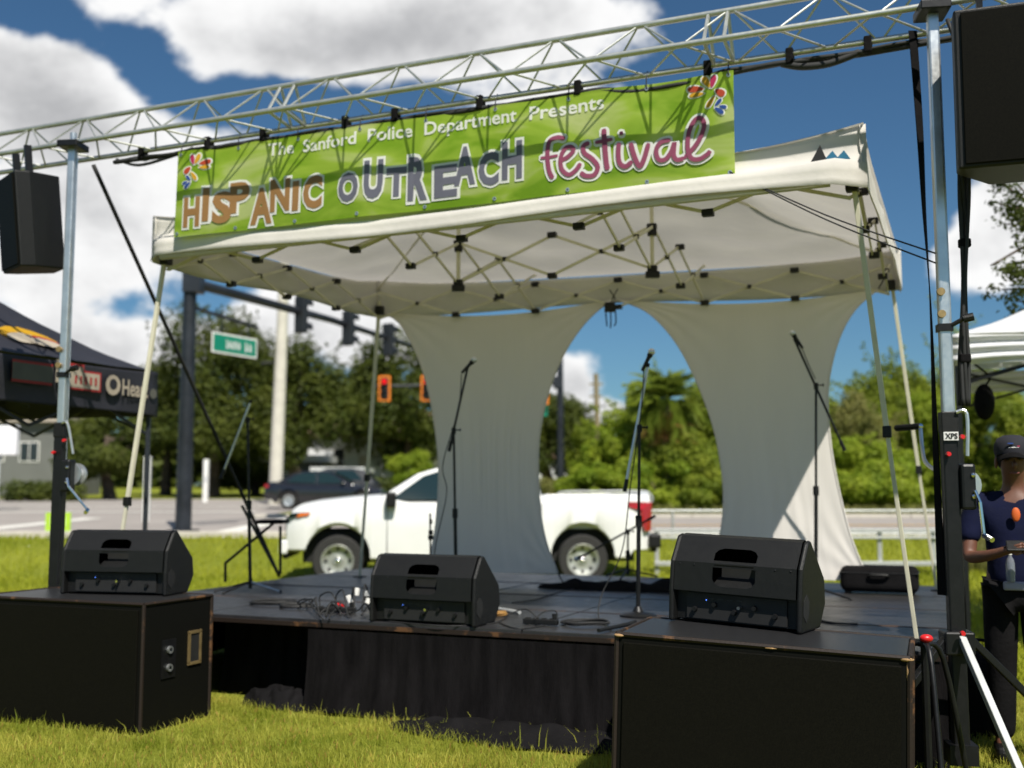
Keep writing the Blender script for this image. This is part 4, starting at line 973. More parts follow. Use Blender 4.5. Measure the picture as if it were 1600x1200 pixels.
for (a, b) in ((mF1, mR1), (mF2, mR2)):
    q = a.lerp(b, .5); m = MB(); m.bar(Vector((q.x, q.y, ZB - .05)), Vector((q.x, q.y, ZE + VH + .55)), .026, .026, up=U); part(m, 'peak_pole', MT['cream_metal'], can)
    m = MB(); m.box((q.x, q.y, ZB - .03), (.11, .06, .05)); part(m, 'node', MT['black_plastic'], can, bevel=.005)
    m = MB(); m.box((q.x, q.y, ZT + .05), (.07, .06, .05)); part(m, 'node', MT['black_plastic'], can, bevel=.005)
    for c in (cFL, cFR, cRL, cRR):
        if (c - q).length < 2.6:
            m = MB(); m.bar(Vector((q.x, q.y, ZE + VH + .50)), c + Z * (VH - .02), .010, .02); part(m, 'roof_rafter', MT['cream_metal'], can)
# the black straps dangling from the middle of the rear frame
for k in range(3):
    q = at(950 + k * 7, 462, uvz(cRL)[1] and mR1.lerp(mR2, .45).y); p = mR1.lerp(mR2, .42 + .03 * k); m = MB()
    m.tube(catmull([Vector((p.x, p.y, ZB + .02)), Vector((p.x + .01, p.y, ZB - .06 - .04 * k)), Vector((p.x + .02 - .015 * k, p.y, ZB - .18 - .02 * (k % 2)))], 5), .007, 6); part(m, 'tie_strap', MT['black_cloth'], can)
m = MB(); p = mR1.lerp(mR2, .45); m.box((p.x, p.y, ZB), (.10, .07, .09)); part(m, 'node', MT['black_plastic'], can, bevel=.01)

# ================================================================== DRAPES: two stretched panels between rear eave and stage
def drape(label, left, right, seed):
    """left/right: picture outlines top to bottom"""
    def v_of(k): return 3.58 - .10 * k
    def res(pts):
        c = catmull([Vector((x, y, 0)) for x, y in pts], 8); Ls = [0]
        for a, b in zip(c, c[1:]): Ls.append(Ls[-1] + (b - a).length)
        out = []
        for i in range(41):
            d = Ls[-1] * i / 40
            for j in range(len(Ls) - 1):
                if Ls[j + 1] >= d - 1e-6:
                    k = (d - Ls[j]) / max(1e-6, Ls[j + 1] - Ls[j]); out.append(c[j].lerp(c[j + 1], k)); break
        return out
    lc, rc = res(left), res(right)
    def fn(s, t):
        i = min(39, int(t * 40)); k = t * 40 - i
        a = lc[i].lerp(lc[i + 1], k); b = rc[i].lerp(rc[i + 1], k); q = a.lerp(b, s)
        top_sag = (1 - t) ** 3 * 14 * math.sin(math.pi * s)
        fold = noise.noise((s * 16, seed, t * 1.2)) * .012 * max(0, t - .35) * max(0, math.sin(math.pi * s)) + .02 * math.sin(math.pi * s) * math.sin(math.pi * t)
        for (cs, ct) in ((0, 0), (1, 0), (0, 1), (1, 1)):            # tension creases running in from the tied corners
            ds, dt = abs(s - cs), abs(t - ct) * 1.3; rr0 = math.hypot(ds, dt)
            if rr0 > .01: fold += .006 * math.sin(math.atan2(dt, ds) * 13 + seed) * math.exp(-rr0 * 3.2) * min(1, rr0 * 6)
        if seed < 2: fold += .013 * noise.noise((s * 26, 3, t * 1.5)) * math.exp(-((t - .62) / .17) ** 2) * math.sin(math.pi * s)
        p = onv(q.x, q.y + top_sag, 3.04 + .5 * (q.x - 590) / 812 - .06 * (q.y - 470) / 430); return p + V * fold
    m = MB(); m.grid(fn, 90, 60); t = thing('fabric_drape', label, 'drape', fn(.5, 1), -TH, 'stretched fabric drapes at the back of the stage')
    part(m, 'panel', MT['panel_fabric'], t, smooth=True)
    for sd in (0, 1):
        m = MB(); m.tube([fn(sd, i / 40) for i in range(41)], .008, 6); part(m, 'hem', MT['panel_fabric'], t, smooth=True)
        for e in (0, 1):
            q = fn(sd, e); m = MB(); m.tube([q, q + Z * (.10 if e == 0 else -.1) + U * (.06 if sd else -.06)], .006, 5); part(m, 'tie_cord', MT['black_cloth'], t)
drape('pale stretched fabric drape left of the middle opening', [(596, 488), (622, 503), (645, 540), (664, 590), (677, 650), (685, 720), (684, 780), (678, 840), (664, 893)], [(956, 468), (918, 500), (884, 548), (858, 610), (843, 680), (841, 745), (846, 810), (856, 855), (872, 896)], 1.0)
drape('pale stretched fabric drape right of the middle opening, sunlit at its lower corner', [(962, 468), (1012, 488), (1056, 535), (1090, 600), (1116, 672), (1129, 745), (1130, 800), (1122, 850), (1108, 902)], [(1372, 452), (1336, 484), (1311, 530), (1296, 590), (1294, 640), (1299, 700), (1312, 770), (1332, 845), (1358, 908)], 4.0)

# ================================================================== TRUSS, BANNER, LIFTS
CH = dict(front=(-.33, 4.168), rear=(-.03, 4.135), top=(-.18, 4.40))
truss = thing('lighting_truss', 'silver triangular lighting truss spanning over the stage front', 'truss', S(3.2, -.18, 4.13), -TH)
u0, u1 = -1.25, 8.3
for nm in CH:
    v_, z_ = CH[nm]; m = MB(); m.tube([S(u0, v_, z_), S(u1, v_, z_)], .019, 10); part(m, 'chord', MT['aluminium'], truss, smooth='auto')
nb = 34
for (a, b, ph) in (('front', 'rear', 0), ('front', 'top', .5), ('rear', 'top', .25)):
    (va, za), (vb, zb) = CH[a], CH[b]; step = (u1 - u0) / nb
    for i in range(nb):
        ua = u0 + step * (i + .1); ub = ua + step * .9
        p, q = (S(ua, va, za), S(ub, vb, zb)) if i % 2 == 0 else (S(ua, vb, zb), S(ub, va, za))
        m = MB(); m.tube([p, q], .0072, 6, caps=False); part(m, 'lacing_bar', MT['aluminium'], truss)
for uu in (2.05, 5.15, 6.0 + 1.4):
    for (a, b) in (('front', 'rear'), ('front', 'top'), ('rear', 'top')):
        for k in (-.06, .06): m = MB(); m.tube([S(uu + k, *CH[a]), S(uu + k, *CH[b])], .012, 6); part(m, 'end_frame', MT['aluminium'], truss)
# cable loom under the rear chord
loom = thing('cable_loom', 'black cable loom tied along the bottom of the truss', 'cable', S(3.5, -.03, 4.08), -TH)
rnd = random.Random(12)
for k in range(3):
    pts = [S(.35 + i * .16, -.03 + .018 * math.sin(k * 2.1 + i), 4.085 - .006 * k + .018 * noise.noise((i * .45, k, 0)) - (.05 * max(0, math.sin((i - 25) * .6)) if 25 < i < 30 else 0)) for i in range(41)]
    m = MB(); m.tube(catmull(pts, 3), .011 + .003 * k, 6); part(m, 'cable', MT['rubber'], loom, smooth=True)
for uu in (.62, 1.25, 1.75, 2.45, 2.85, 3.5, 4.2, 5.05, 5.55, 6.0):
    m = MB(); m.box((0, 0, 0), (.045, .075, .10), Matrix.Translation(S(uu, -.03, 4.112)) @ Matrix.Rotation(-TH, 4, 'Z')); part(m, 'cable_tie', MT['black_cloth'], loom, bevel=.008)
m = MB(); m.tube(catmull([S(.36, -.03, 4.10), S(.6, -.05, 4.02), S(.9, -.03, 4.06), S(1.1, -.03, 4.10)], 6), .012, 6); part(m, 'cable', MT['rubber'], loom, smooth=True)
m = MB(); m.tube(catmull([S(5.5, -.03, 4.08), S(5.62, -.05, 4.035), S(5.78, -.05, 4.03), S(5.95, -.03, 4.08)], 5), .022, 7); part(m, 'cable', MT['rubber'], loom, smooth=True)

# banner
BV = -.055
bu0, bu1, bz0, bz1 = uvz(onv(278, 300, BV))[0], uvz(onv(1148, 200, BV))[0], 3.405, 4.075
def bsurf(u, z, off=0.0):
    e = (bz1 - z) / (bz1 - bz0)
    w = .012 * math.sin(u * 4.1 + .6) * (.4 + .6 * e) + .005 * math.sin(u * 9.3 + z * 5) * (1 - .4 * e) - .02 * e
    return S(u, BV + w - off, z - .010 * math.sin((u - bu0) / (bu1 - bu0) * 5 * math.pi) ** 2 * (1 - e))
banner = thing('banner', 'lime green festival banner hanging from the truss', 'banner', S((bu0 + bu1) / 2, BV, bz0), -TH)
m = MB(); m.grid(lambda s, t: bsurf(bu0 + (bu1 - bu0) * s, bz1 + (bz0 - bz1) * t), 110, 16); part(m, 'sheet', MT['banner'], banner, smooth=True)
def bxy(px, py): q = uvz(onv(px, py, BV)); return q[0], q[2]
def put_text(name, body, off_in, fit, mt_, depth, outline=None, slant=0.0):
    """fit: (u0, z0, u1, z1) box that the plain lettering fills"""
    vs, fs = glyphs(body, off_in); bx = [p[0] for p in vs]; by = [p[1] for p in vs]; x0, x1, y0, y1 = min(bx), max(bx), min(by), max(by)
    def mp(p, d):
        u = fit[0] + (p[0] - x0) / (x1 - x0) * (fit[2] - fit[0]); z = fit[1] + (p[1] - y0) / (y1 - y0) * (fit[3] - fit[1]); return bsurf(u, z, d)
    m = MB(); m.add([mp(p, depth) for p in vs], fs); o = part(m, name, MT[mt_], banner)
    if outline is not None:
        vs2, fs2 = glyphs(body, outline); m = MB(); m.add([mp(p, depth - .0035) for p in vs2], fs2); part(m, 'letter_outline', MT['print_white'], banner)
    return o
def letter(ch, x0, y0, x1, y1, mt_):
    (ua, za), (ub, zb) = bxy((x0 + x1) / 2, y1), bxy((x0 + x1) / 2, y0)
    uL_, uR_ = bxy(x0, (y0 + y1) / 2)[0], bxy(x1, (y0 + y1) / 2)[0]
    put_text('letter', ch, .045, (uL_, za, uR_, zb), mt_, .0085, .105)
for ch, x0, y0, x1, y1 in (('H', 291, 309, 316, 356), ('I', 320, 294, 330, 347), ('S', 335, 299, 364, 350), ('P', 361, 284, 391, 333), ('A', 393, 294, 427, 351), ('N', 424, 280, 455, 331), ('I', 459, 283, 469, 330), ('C', 476, 274, 506, 327)): letter(ch, x0, y0, x1, y1, 'gold')
for ch, x0, y0, x1, y1 in (('O', 532, 271, 563, 317), ('U', 572, 251, 601, 312), ('T', 606, 262, 637, 308), ('R', 639, 244, 669, 314), ('E', 680, 258, 716, 309), ('A', 711, 229, 744, 290), ('C', 749, 238, 781, 291), ('H', 786, 221, 818, 281)): letter(ch, x0, y0, x1, y1, 'slate')
ua, za = bxy(420, 234); ub, zb = bxy(945, 162); zc = (za + zb) / 2
for w_, f0_, f1_, lo_, hi_ in (('The', 0, .085, 0, 1), ('Sanford', .115, .290, 0, 1), ('Police', .325, .462, 0, 1), ('Department', .498, .765, -.30, 1), ('Presents', .800, 1.0, 0, .98)):
    put_text('heading_word', w_, .018, (ua + (ub - ua) * f0_, zc - .045 + .095 * lo_, ua + (ub - ua) * f1_, zc - .045 + .095 * hi_), 'print_white', .006)
# brush-script word, each stroke a flat painted ribbon
def cz(px, py): return bxy(840 + px / 5.517, 170 + py / 5.517)
SCRIPT = [  # centre lines of the strokes in enlarged picture units, width
    ([(245, 262), (180, 250), (115, 285), (100, 380), (105, 480), (122, 560), (150, 612)], 40), ([(40, 432), (110, 424), (190, 410)], 26),
    ([(215, 455), (270, 425), (320, 370), (300, 335), (250, 350), (215, 430), (225, 530), (285, 580), (345, 540), (385, 480)], 38),
    ([(455, 300), (405, 330), (415, 390), (480, 440), (530, 510), (500, 580), (430, 590), (385, 560)], 40),
    ([(580, 180), (585, 280), (595, 400), (605, 490), (615, 535)], 44), ([(505, 300), (580, 285), (655, 270)], 30),
    ([(710, 300), (705, 400), (720, 480), (770, 505), (825, 460)], 40), ([(715, 226), (745, 212)], 34),
    ([(810, 300), (835, 390), (865, 470), (895, 500), (930, 430), (965, 300)], 42),
    ([(1150, 268), (1070, 290), (1030, 360), (1050, 440), (1110, 440), (1160, 370), (1185, 295), (1180, 400), (1210, 445), (1270, 430)], 38),
    ([(1270, 430), (1380, 300), (1440, 160), (1415, 85), (1360, 100), (1310, 200), (1300, 340), (1330, 430), (1400, 440), (1470, 400), (1495, 370)], 38)]
fz = bxy(1000, 200)[1]; pxm = (bxy(1000, 180)[1] - bxy(1000, 220)[1]) / 40 / 5.517
for si, (pts, w) in enumerate(SCRIPT):
    c = catmull([Vector((*cz(*p), 0)) for p in pts], 6); rr_ = w * pxm / 2
    for (nm, extra, d, mt_) in (('stroke', 0, .0085 + .0006 * si, 'magenta'), ('stroke_outline', .018, .0035 + .0003 * si, 'print_white')):
        vs = []; fs = []; r = rr_ + extra
        cc = c
        if extra: a_ = (c[0] - c[1]).normalized(); b_ = (c[-1] - c[-2]).normalized(); cc = [c[0] + a_ * extra * .7] + c + [c[-1] + b_ * extra * .7]
        for i, p in enumerate(cc):
            tdir = (cc[min(i + 1, len(cc) - 1)] - cc[max(i - 1, 0)]).normalized(); n_ = Vector((-tdir.y, tdir.x, 0)); e_ = min(i, len(cc) - 1 - i); k_ = .55 if e_ == 0 else (.88 if e_ == 1 else 1)
            l_, r_ = p + n_ * r * k_, p - n_ * r * k_; dd = d + .00006 * i
            vs += [bsurf(l_.x, l_.y, dd), bsurf(r_.x, r_.y, dd)]
        fs = [(2 * i, 2 * i + 1, 2 * i + 3, 2 * i + 2) for i in range(len(cc) - 1)]
        m = MB(); m.add(vs, fs); part(m, nm, MT[mt_], banner)
# burst emblem at the two upper corners
def emblem(cx, cy, s, flip):
    for (dx_, dy_, L_, w_, ang, mt_) in ((-1.0, .62, .62, .2, 172, 'p_red'), (-.95, .25, .55, .15, 180, 'p_yellow'), (-.30, .95, .5, .2, 118, 'p_yellow'), (.12, .92, .48, .18, 75, 'p_pink'), (.55, .12, .42, .22, -38, 'p_red'), (-.05, -.38, .5, .15, -128, 'p_yellow'), (.42, -.52, .36, .12, 45, 'p_blue'), (.72, -.85, .3, .12, -20, 'p_blue'), (.48, -1.05, .42, .14, -40, 'p_blue')):
        for (g, d, mm) in ((1.0, .0075, mt_), (1.55, .004, 'print_white')):
            m = MB(); vs = []
            for k in range(14):
                a = 2 * math.pi * k / 14; x_ = math.cos(a) * L_ * .85 * (1 + (g - 1) * .45); y_ = math.sin(a) * w_ * g * .95 * (1 + .35 * math.cos(a)); ca_, sa_ = math.cos(R(ang)), math.sin(R(ang))
                X_ = (dx_ + x_ * ca_ - y_ * sa_) * flip; Y_ = dy_ + x_ * sa_ + y_ * ca_
                vs.append(bsurf(cx + X_ * s, cy + Y_ * s, d + .0004 * (hash((dx_, dy_)) % 5)))
            m.add(vs, [tuple(range(14))]); part(m, 'emblem_petal' if g == 1 else 'petal_outline', MT[mm], banner)
cu_, cz_ = bxy(1112, 150); emblem(cu_, cz_, .098, 1)
cu_, cz_ = bxy(305, 268); emblem(cu_, cz_, .10, -1)
for k in range(9):
    uu = bu0 + .03 + (bu1 - bu0 - .06) * k / 8
    for zz_ in (bz0 + .025, bz1 - .03):
        m = MB(); p = bsurf(uu, zz_, .004); m.lathe([(.006, -.002), (.013, -.002), (.013, .004), (.006, .004)], 12, Matrix.Translation(p) @ Matrix.Rotation(-TH, 4, 'Z') @ Matrix.Rotation(R(90), 4, 'X'), caps=False); part(m, 'grommet', MT['steel'], banner)
    m = MB(); m.tube([bsurf(uu, bz1 - .03, .01), S(uu, -.06, bz1 + .03), S(uu, -.03, 4.16)], .004, 5); part(m, 'zip_tie', MT['black_plastic'], banner)

# crank lifts
def lift(label, u, z_split, rot, wn_side):
    base = S(u, -.33, 0); t = thing('crank_lift', label, 'lift', base, rot, 'crank lifts that carry the truss')
    def L(x, y, z): return Vector((x, y, z))
    m = MB(); m.box((0, 0, (4.14 + z_split) / 2 - .1), (.058, .058, 4.14 - z_split + .2)); part(m, 'inner_tube', MT['steel'], t, world=False, bevel=.010)
    m = MB(); m.tube([(0, 0, 3.9), (0, 0, 4.24)], .024, 12); part(m, 'top_spigot', MT['steel'], t, world=False, smooth='auto')
    m = MB(); m.box((0, 0, 4.135), (.16, .20, .05)); part(m, 'cradle', MT['black_metal'], t, world=False, bevel=.006)
    m = MB(); m.box((0, 0, (z_split + .12) / 2), (.078, .078, z_split - .12)); part(m, 'mast', MT['black_metal'], t, world=False, bevel=.008)
    m = MB(); m.box((0, 0, z_split), (.086, .086, .11)); part(m, 'collar', MT['black_plastic'], t, world=False, bevel=.006)
    # pulleys and cable on the inner tube
    for z_ in (2.56, 2.44):
        m = MB(); m.lathe([(.008, -.010), (.021, -.010), (.015, 0), (.021, .010), (.008, .010)], 16, Matrix.Translation((-.022, -.044, z_)) @ Matrix.Rotation(R(90), 4, 'X'), caps=True); part(m, 'pulley', MT['brass'], t, world=False, smooth='auto')
    m = MB(); m.box((0, 0, 2.37), (.075, .075, .04)); part(m, 'tube_clamp', MT['black_metal'], t, world=False)
    m = MB(); m.tube([(.03, -.03, 2.38), (.085, -.05, 2.41)], .012, 8); m.tube([(.085, -.05, 2.41), (.135, -.06, 2.42)], .022, 10); part(m, 'clamp_handle', MT['black_plastic'], t, world=False)
    m = MB(); m.tube([(.036, .012, 4.05), (.040, .012, z_split - .3)], .003, 5); part(m, 'wire_rope', MT['steel'], t, world=False)
    # winch
    s_ = wn_side; zc = z_split - .34; cl_ = .13 if u > 3 else .28
    m = MB(); m.box((s_ * .075, -.02, zc), (.075, .10, .24)); part(m, 'winch', MT['black_metal'], t, world=False, bevel=.015)
    m = MB(); m.lathe([(.001, -.05), (.085, -.05), (.085, -.035), (.05, -.03), (.05, .03), (.085, .035), (.085, .05), (.001, .05)], 20, Matrix.Translation((s_ * .075, .06, zc + .01)) @ Matrix.Rotation(R(90), 4, 'X'), caps=False); part(m, 'drum', MT['steel'], t, world=False, smooth='auto')
    for dz_ in (.06, -.05): m = MB(); m.sphere((s_ * .095, -.072, zc + dz_), .013, 8, 6); part(m, 'bolt', MT['chrome'], t, world=False)
    m = MB(); m.tube([(s_ * .10, -.08, zc - .02), (s_ * .12, -.09, zc - .08), (s_ * cl_, -.10, zc - .25)], .009, 8); m.tube([(s_ * cl_, -.10, zc - .25), (s_ * (cl_ + .02), -.17, zc - .27)], .014, 8); part(m, 'crank_handle', MT['chrome'], t, world=False)
    m = MB(); m.tube(catmull([(s_ * .03, -.05, z_split + .05), (s_ * .08, -.06, z_split + .04), (s_ * (.075 if u > 3 else .13), -.06, zc + .16)], 5), .010, 7); part(m, 'hose', MT['steel'], t, world=False)
    # knobs
    for (x, y, z) in ((-s_ * .02, -.04, z_split - .17), (s_ * .055, -.03, z_split - .08), (.0, -.1, .78)):
        m = MB(); m.lathe([(.001, .02), (.011, .02), (.0135, .0), (.011, -.012), (.005, -.018)], 12, Matrix.Translation((x, y - .02, z)) @ Matrix.Rotation(R(90), 4, 'X')); part(m, 'knob', MT['red_plastic'], t, world=False, smooth='auto')
    # base: four outrigger struts with feet
    m = MB(); m.box((0, 0, .72), (.15, .15, .12)); part(m, 'strut_collar', MT['black_metal'], t, world=False, bevel=.01)
    for k, a in enumerate((R(-80), R(14), R(118), R(208))):
        if s_ < 0 and k == 0: a = R(-150)
        d = Vector((math.cos(a), math.sin(a), 0)); foot = d * .78
        m = MB(); m.bar(d * .06 + Z * .75, foot + Z * .05, .036, .036); part(m, 'strut', MT['galvanised'] if (k == 0 and s_ > 0) else MT['black_metal'], t, world=False, bevel=.004)
        m = MB(); m.lathe([(.045, 0), (.045, .02), (.015, .03), (.015, .08)], 12, Matrix.Translation(foot)); part(m, 'foot', MT['black_metal'], t, world=False)
    m = MB(); m.box((0, 0, .16), (.14, .14, .1)); part(m, 'base_block', MT['black_metal'], t, world=False)
    return t
uR = uvz(onv(1483, 700, -.33))[0]; uLf = uvz(onv(95, 700, -.33))[0]
zR = onv(1480, 660, -.33).z; zL = onv(95, 672, -.33).z
liftR = lift('crank lift mast at the right end of the truss, beside the man', uR, zR, R(-8), 1)
liftL = lift('crank lift mast at the left end of the truss, behind a monitor', uLf, zL, R(-6), 1)
m = MB(); m.box((0, -.046, zR - .075), (.074, .012, .045)); lab = part(m, 'label', MT['print_white'], liftR, world=False)
vs, fs = glyphs('XPS', .03); xs2 = [p[0] for p in vs]; ys2 = [p[1] for p in vs]
m = MB(); m.add([(-.032 + (p[0] - min(xs2)) / (max(xs2) - min(xs2)) * .064, -.0545, zR - .09 + (p[1] - min(ys2)) / (max(ys2) - min(ys2)) * .03) for p in vs], fs); part(m, 'lettering', MT['recess'], lab, world=False)

# flown loudspeakers
def flown(label, c, w, d, h, rz, tilt, badge):
    t = thing('flown_speaker', label, 'speaker', c, rz, 'loudspeakers hung at the truss ends')
    T_ = Matrix.Rotation(R(tilt), 4, 'X')
    poly = [(-w / 2, -d / 2), (w / 2, -d / 2), (w * .5, -d * .2), (w * .28, d / 2), (-w * .28, d / 2), (-w * .5, -d * .2)]
    m = MB(); m.prism([T_ @ Vector((x, y, -h / 2)) for x, y in poly], (0, 0, 0), T_ @ Vector((0, 0, h))); part(m, 'cabinet', MT['black_plastic'], t, world=False, bevel=.012)
    m = MB(); m.box((0, -d / 2 - .008, 0), (w * .92, .012, h * .95), T_); gr = part(m, 'grille', MT['grille'], t, world=False, bevel=.004)
    if badge: m = MB(); m.lathe([(.016, 0), (.028, 0), (.028, .004), (.016, .004)], 18, T_ @ Matrix.Translation((badge * w, -d / 2 - .016, -h * .41)) @ Matrix.Rotation(R(90), 4, 'X'), caps=False); part(m, 'badge', MT['steel'], gr, world=False)
    for sx_ in (-w * .33, w * .33): m = MB(); m.box((sx_, -.05, h / 2 + .09), (.03, .05, .24), T_); part(m, 'hanging_bracket', MT['black_metal'], t, world=False)
    return t
pR = onv(1624, 146, -.42); hR = (onv(1590, 30, -.42) - onv(1590, 268, -.42)).length
flown('big black speaker hung at the truss right end', pR, .84, .5, hR, -TH + R(4), 4, .02)
pL = onv(52, 350, -.40); hL = (onv(52, 278, -.40) - onv(52, 421, -.40)).length
flown('black speaker hung at the truss left end', pL, .42, .36, hL, -TH - R(26), 6, 0)
# ================================================================== CABINETS AND MONITORS
def sub(label, corner, ang, W, D_, H_, side_detail):
    """corner: right front foot; local x to the right, y to the back"""
    t = thing('subwoofer', label, 'speaker', corner, ang, 'subwoofer cabinets on the grass')
    m = MB(); m.box((-W / 2, D_ / 2, H_ / 2), (W, D_, H_)); part(m, 'cabinet', MT['sub_side'], t, world=False, bevel=.012)
    m = MB(); m.box((-W / 2, D_ / 2, H_ + .0025), (W - .03, D_ - .03, .006)); part(m, 'top_panel', MT['sub_top'], t, world=False)
    m = MB(); m.box((-W / 2, -.006, H_ / 2), (W - .07, .016, H_ - .07)); part(m, 'grille', MT['grille'], t, world=False, bevel=.004)
    for (a, b) in (((0, 0, H_), (-W, 0, H_)), ((0, 0, H_), (0, D_, H_)), ((-W, 0, H_), (-W, D_, H_)), ((0, 0, .03), (0, 0, H_)), ((-W, 0, .03), (-W, 0, H_)), ((0, D_, H_), (-W, D_, H_)), ((0, D_, 0), (0, D_, H_))):
        m = MB(); m.tube([Vector(a), Vector(b)], .0125, 6); part(m, 'worn_edge', MT['worn_edge'], t, world=False)
    if side_detail:
        m = MB(); yc, zc = D_ * .74, H_ * .60
        for (dy_, dz_, sy_, sz_) in ((-.055, 0, .018, .20), (.055, 0, .018, .20), (0, .10, .128, .018), (0, -.10, .128, .018)): m.box((.006, yc + dy_, zc + dz_), (.012, sy_, sz_))
        h = part(m, 'handle_frame', MT['brass'], t, world=False)
        m = MB(); m.box((.002, yc, zc), (.006, .095, .185)); part(m, 'handle_recess', MT['recess'], h, world=False)
        m = MB(); m.box((.004, D_ * .36, H_ * .55), (.008, .13, .24)); j = part(m, 'jack_plate', MT['black_metal'], t, world=False)
        for z_ in (.62, .48): m = MB(); m.lathe([(.012, 0), (.024, 0), (.024, .014), (.012, .014)], 14, Matrix.Translation((.008, D_ * .36, H_ * z_)) @ Matrix.Rotation(R(90), 4, 'Y'), caps=False); part(m, 'jack', MT['steel'], j, world=False)
    for (x, y) in ((-.05, .05), (-W + .05, .05), (-.05, D_ - .05), (-W + .05, D_ - .05)): m = MB(); m.tube([(x, y, -.02), (x, y, .004)], .02, 8); part(m, 'foot', MT['rubber'], t, world=False)
    return t
sL = atz(225, 945, .80); subL = sub('worn black subwoofer at the left, handle on its side', (sL.x, sL.y, .0), -TH, 1.40, .66, .80, True)
sRl = atz(955, 990, .82); aR = R(-21); wR = 1.32; sRr = sRl + Vector((math.cos(aR), math.sin(aR), 0)) * wR
subR = sub('worn black subwoofer at the right, chipped brown corner', (sRr.x, sRr.y, -.045), aR, wR, .68, .82, False)
subR.matrix_basis = Matrix.Translation((sRr.x, sRr.y, -.045)) @ Matrix.Rotation(aR, 4, 'Z') @ Matrix.Rotation(R(2.0), 4, 'Y')   # settled into the lawn at its right end
ML, MR = subL.matrix_basis, subR.matrix_basis
for k, (x, sc) in enumerate(((-.015, (1.5, 1.0, .45)), (-.008, (.35, .6, 2.2)), (-wR + .012, (1.3, 1.4, .4)), (-wR * .45, (2.2, .8, .3)))):
    m = MB(); m.sphere((x, .004, .815 - (.05 if k == 1 else 0)), .022, 9, 6, sc=sc); part(m, 'chipped_corner', MT['bare_wood'], subR, world=False, smooth=True)

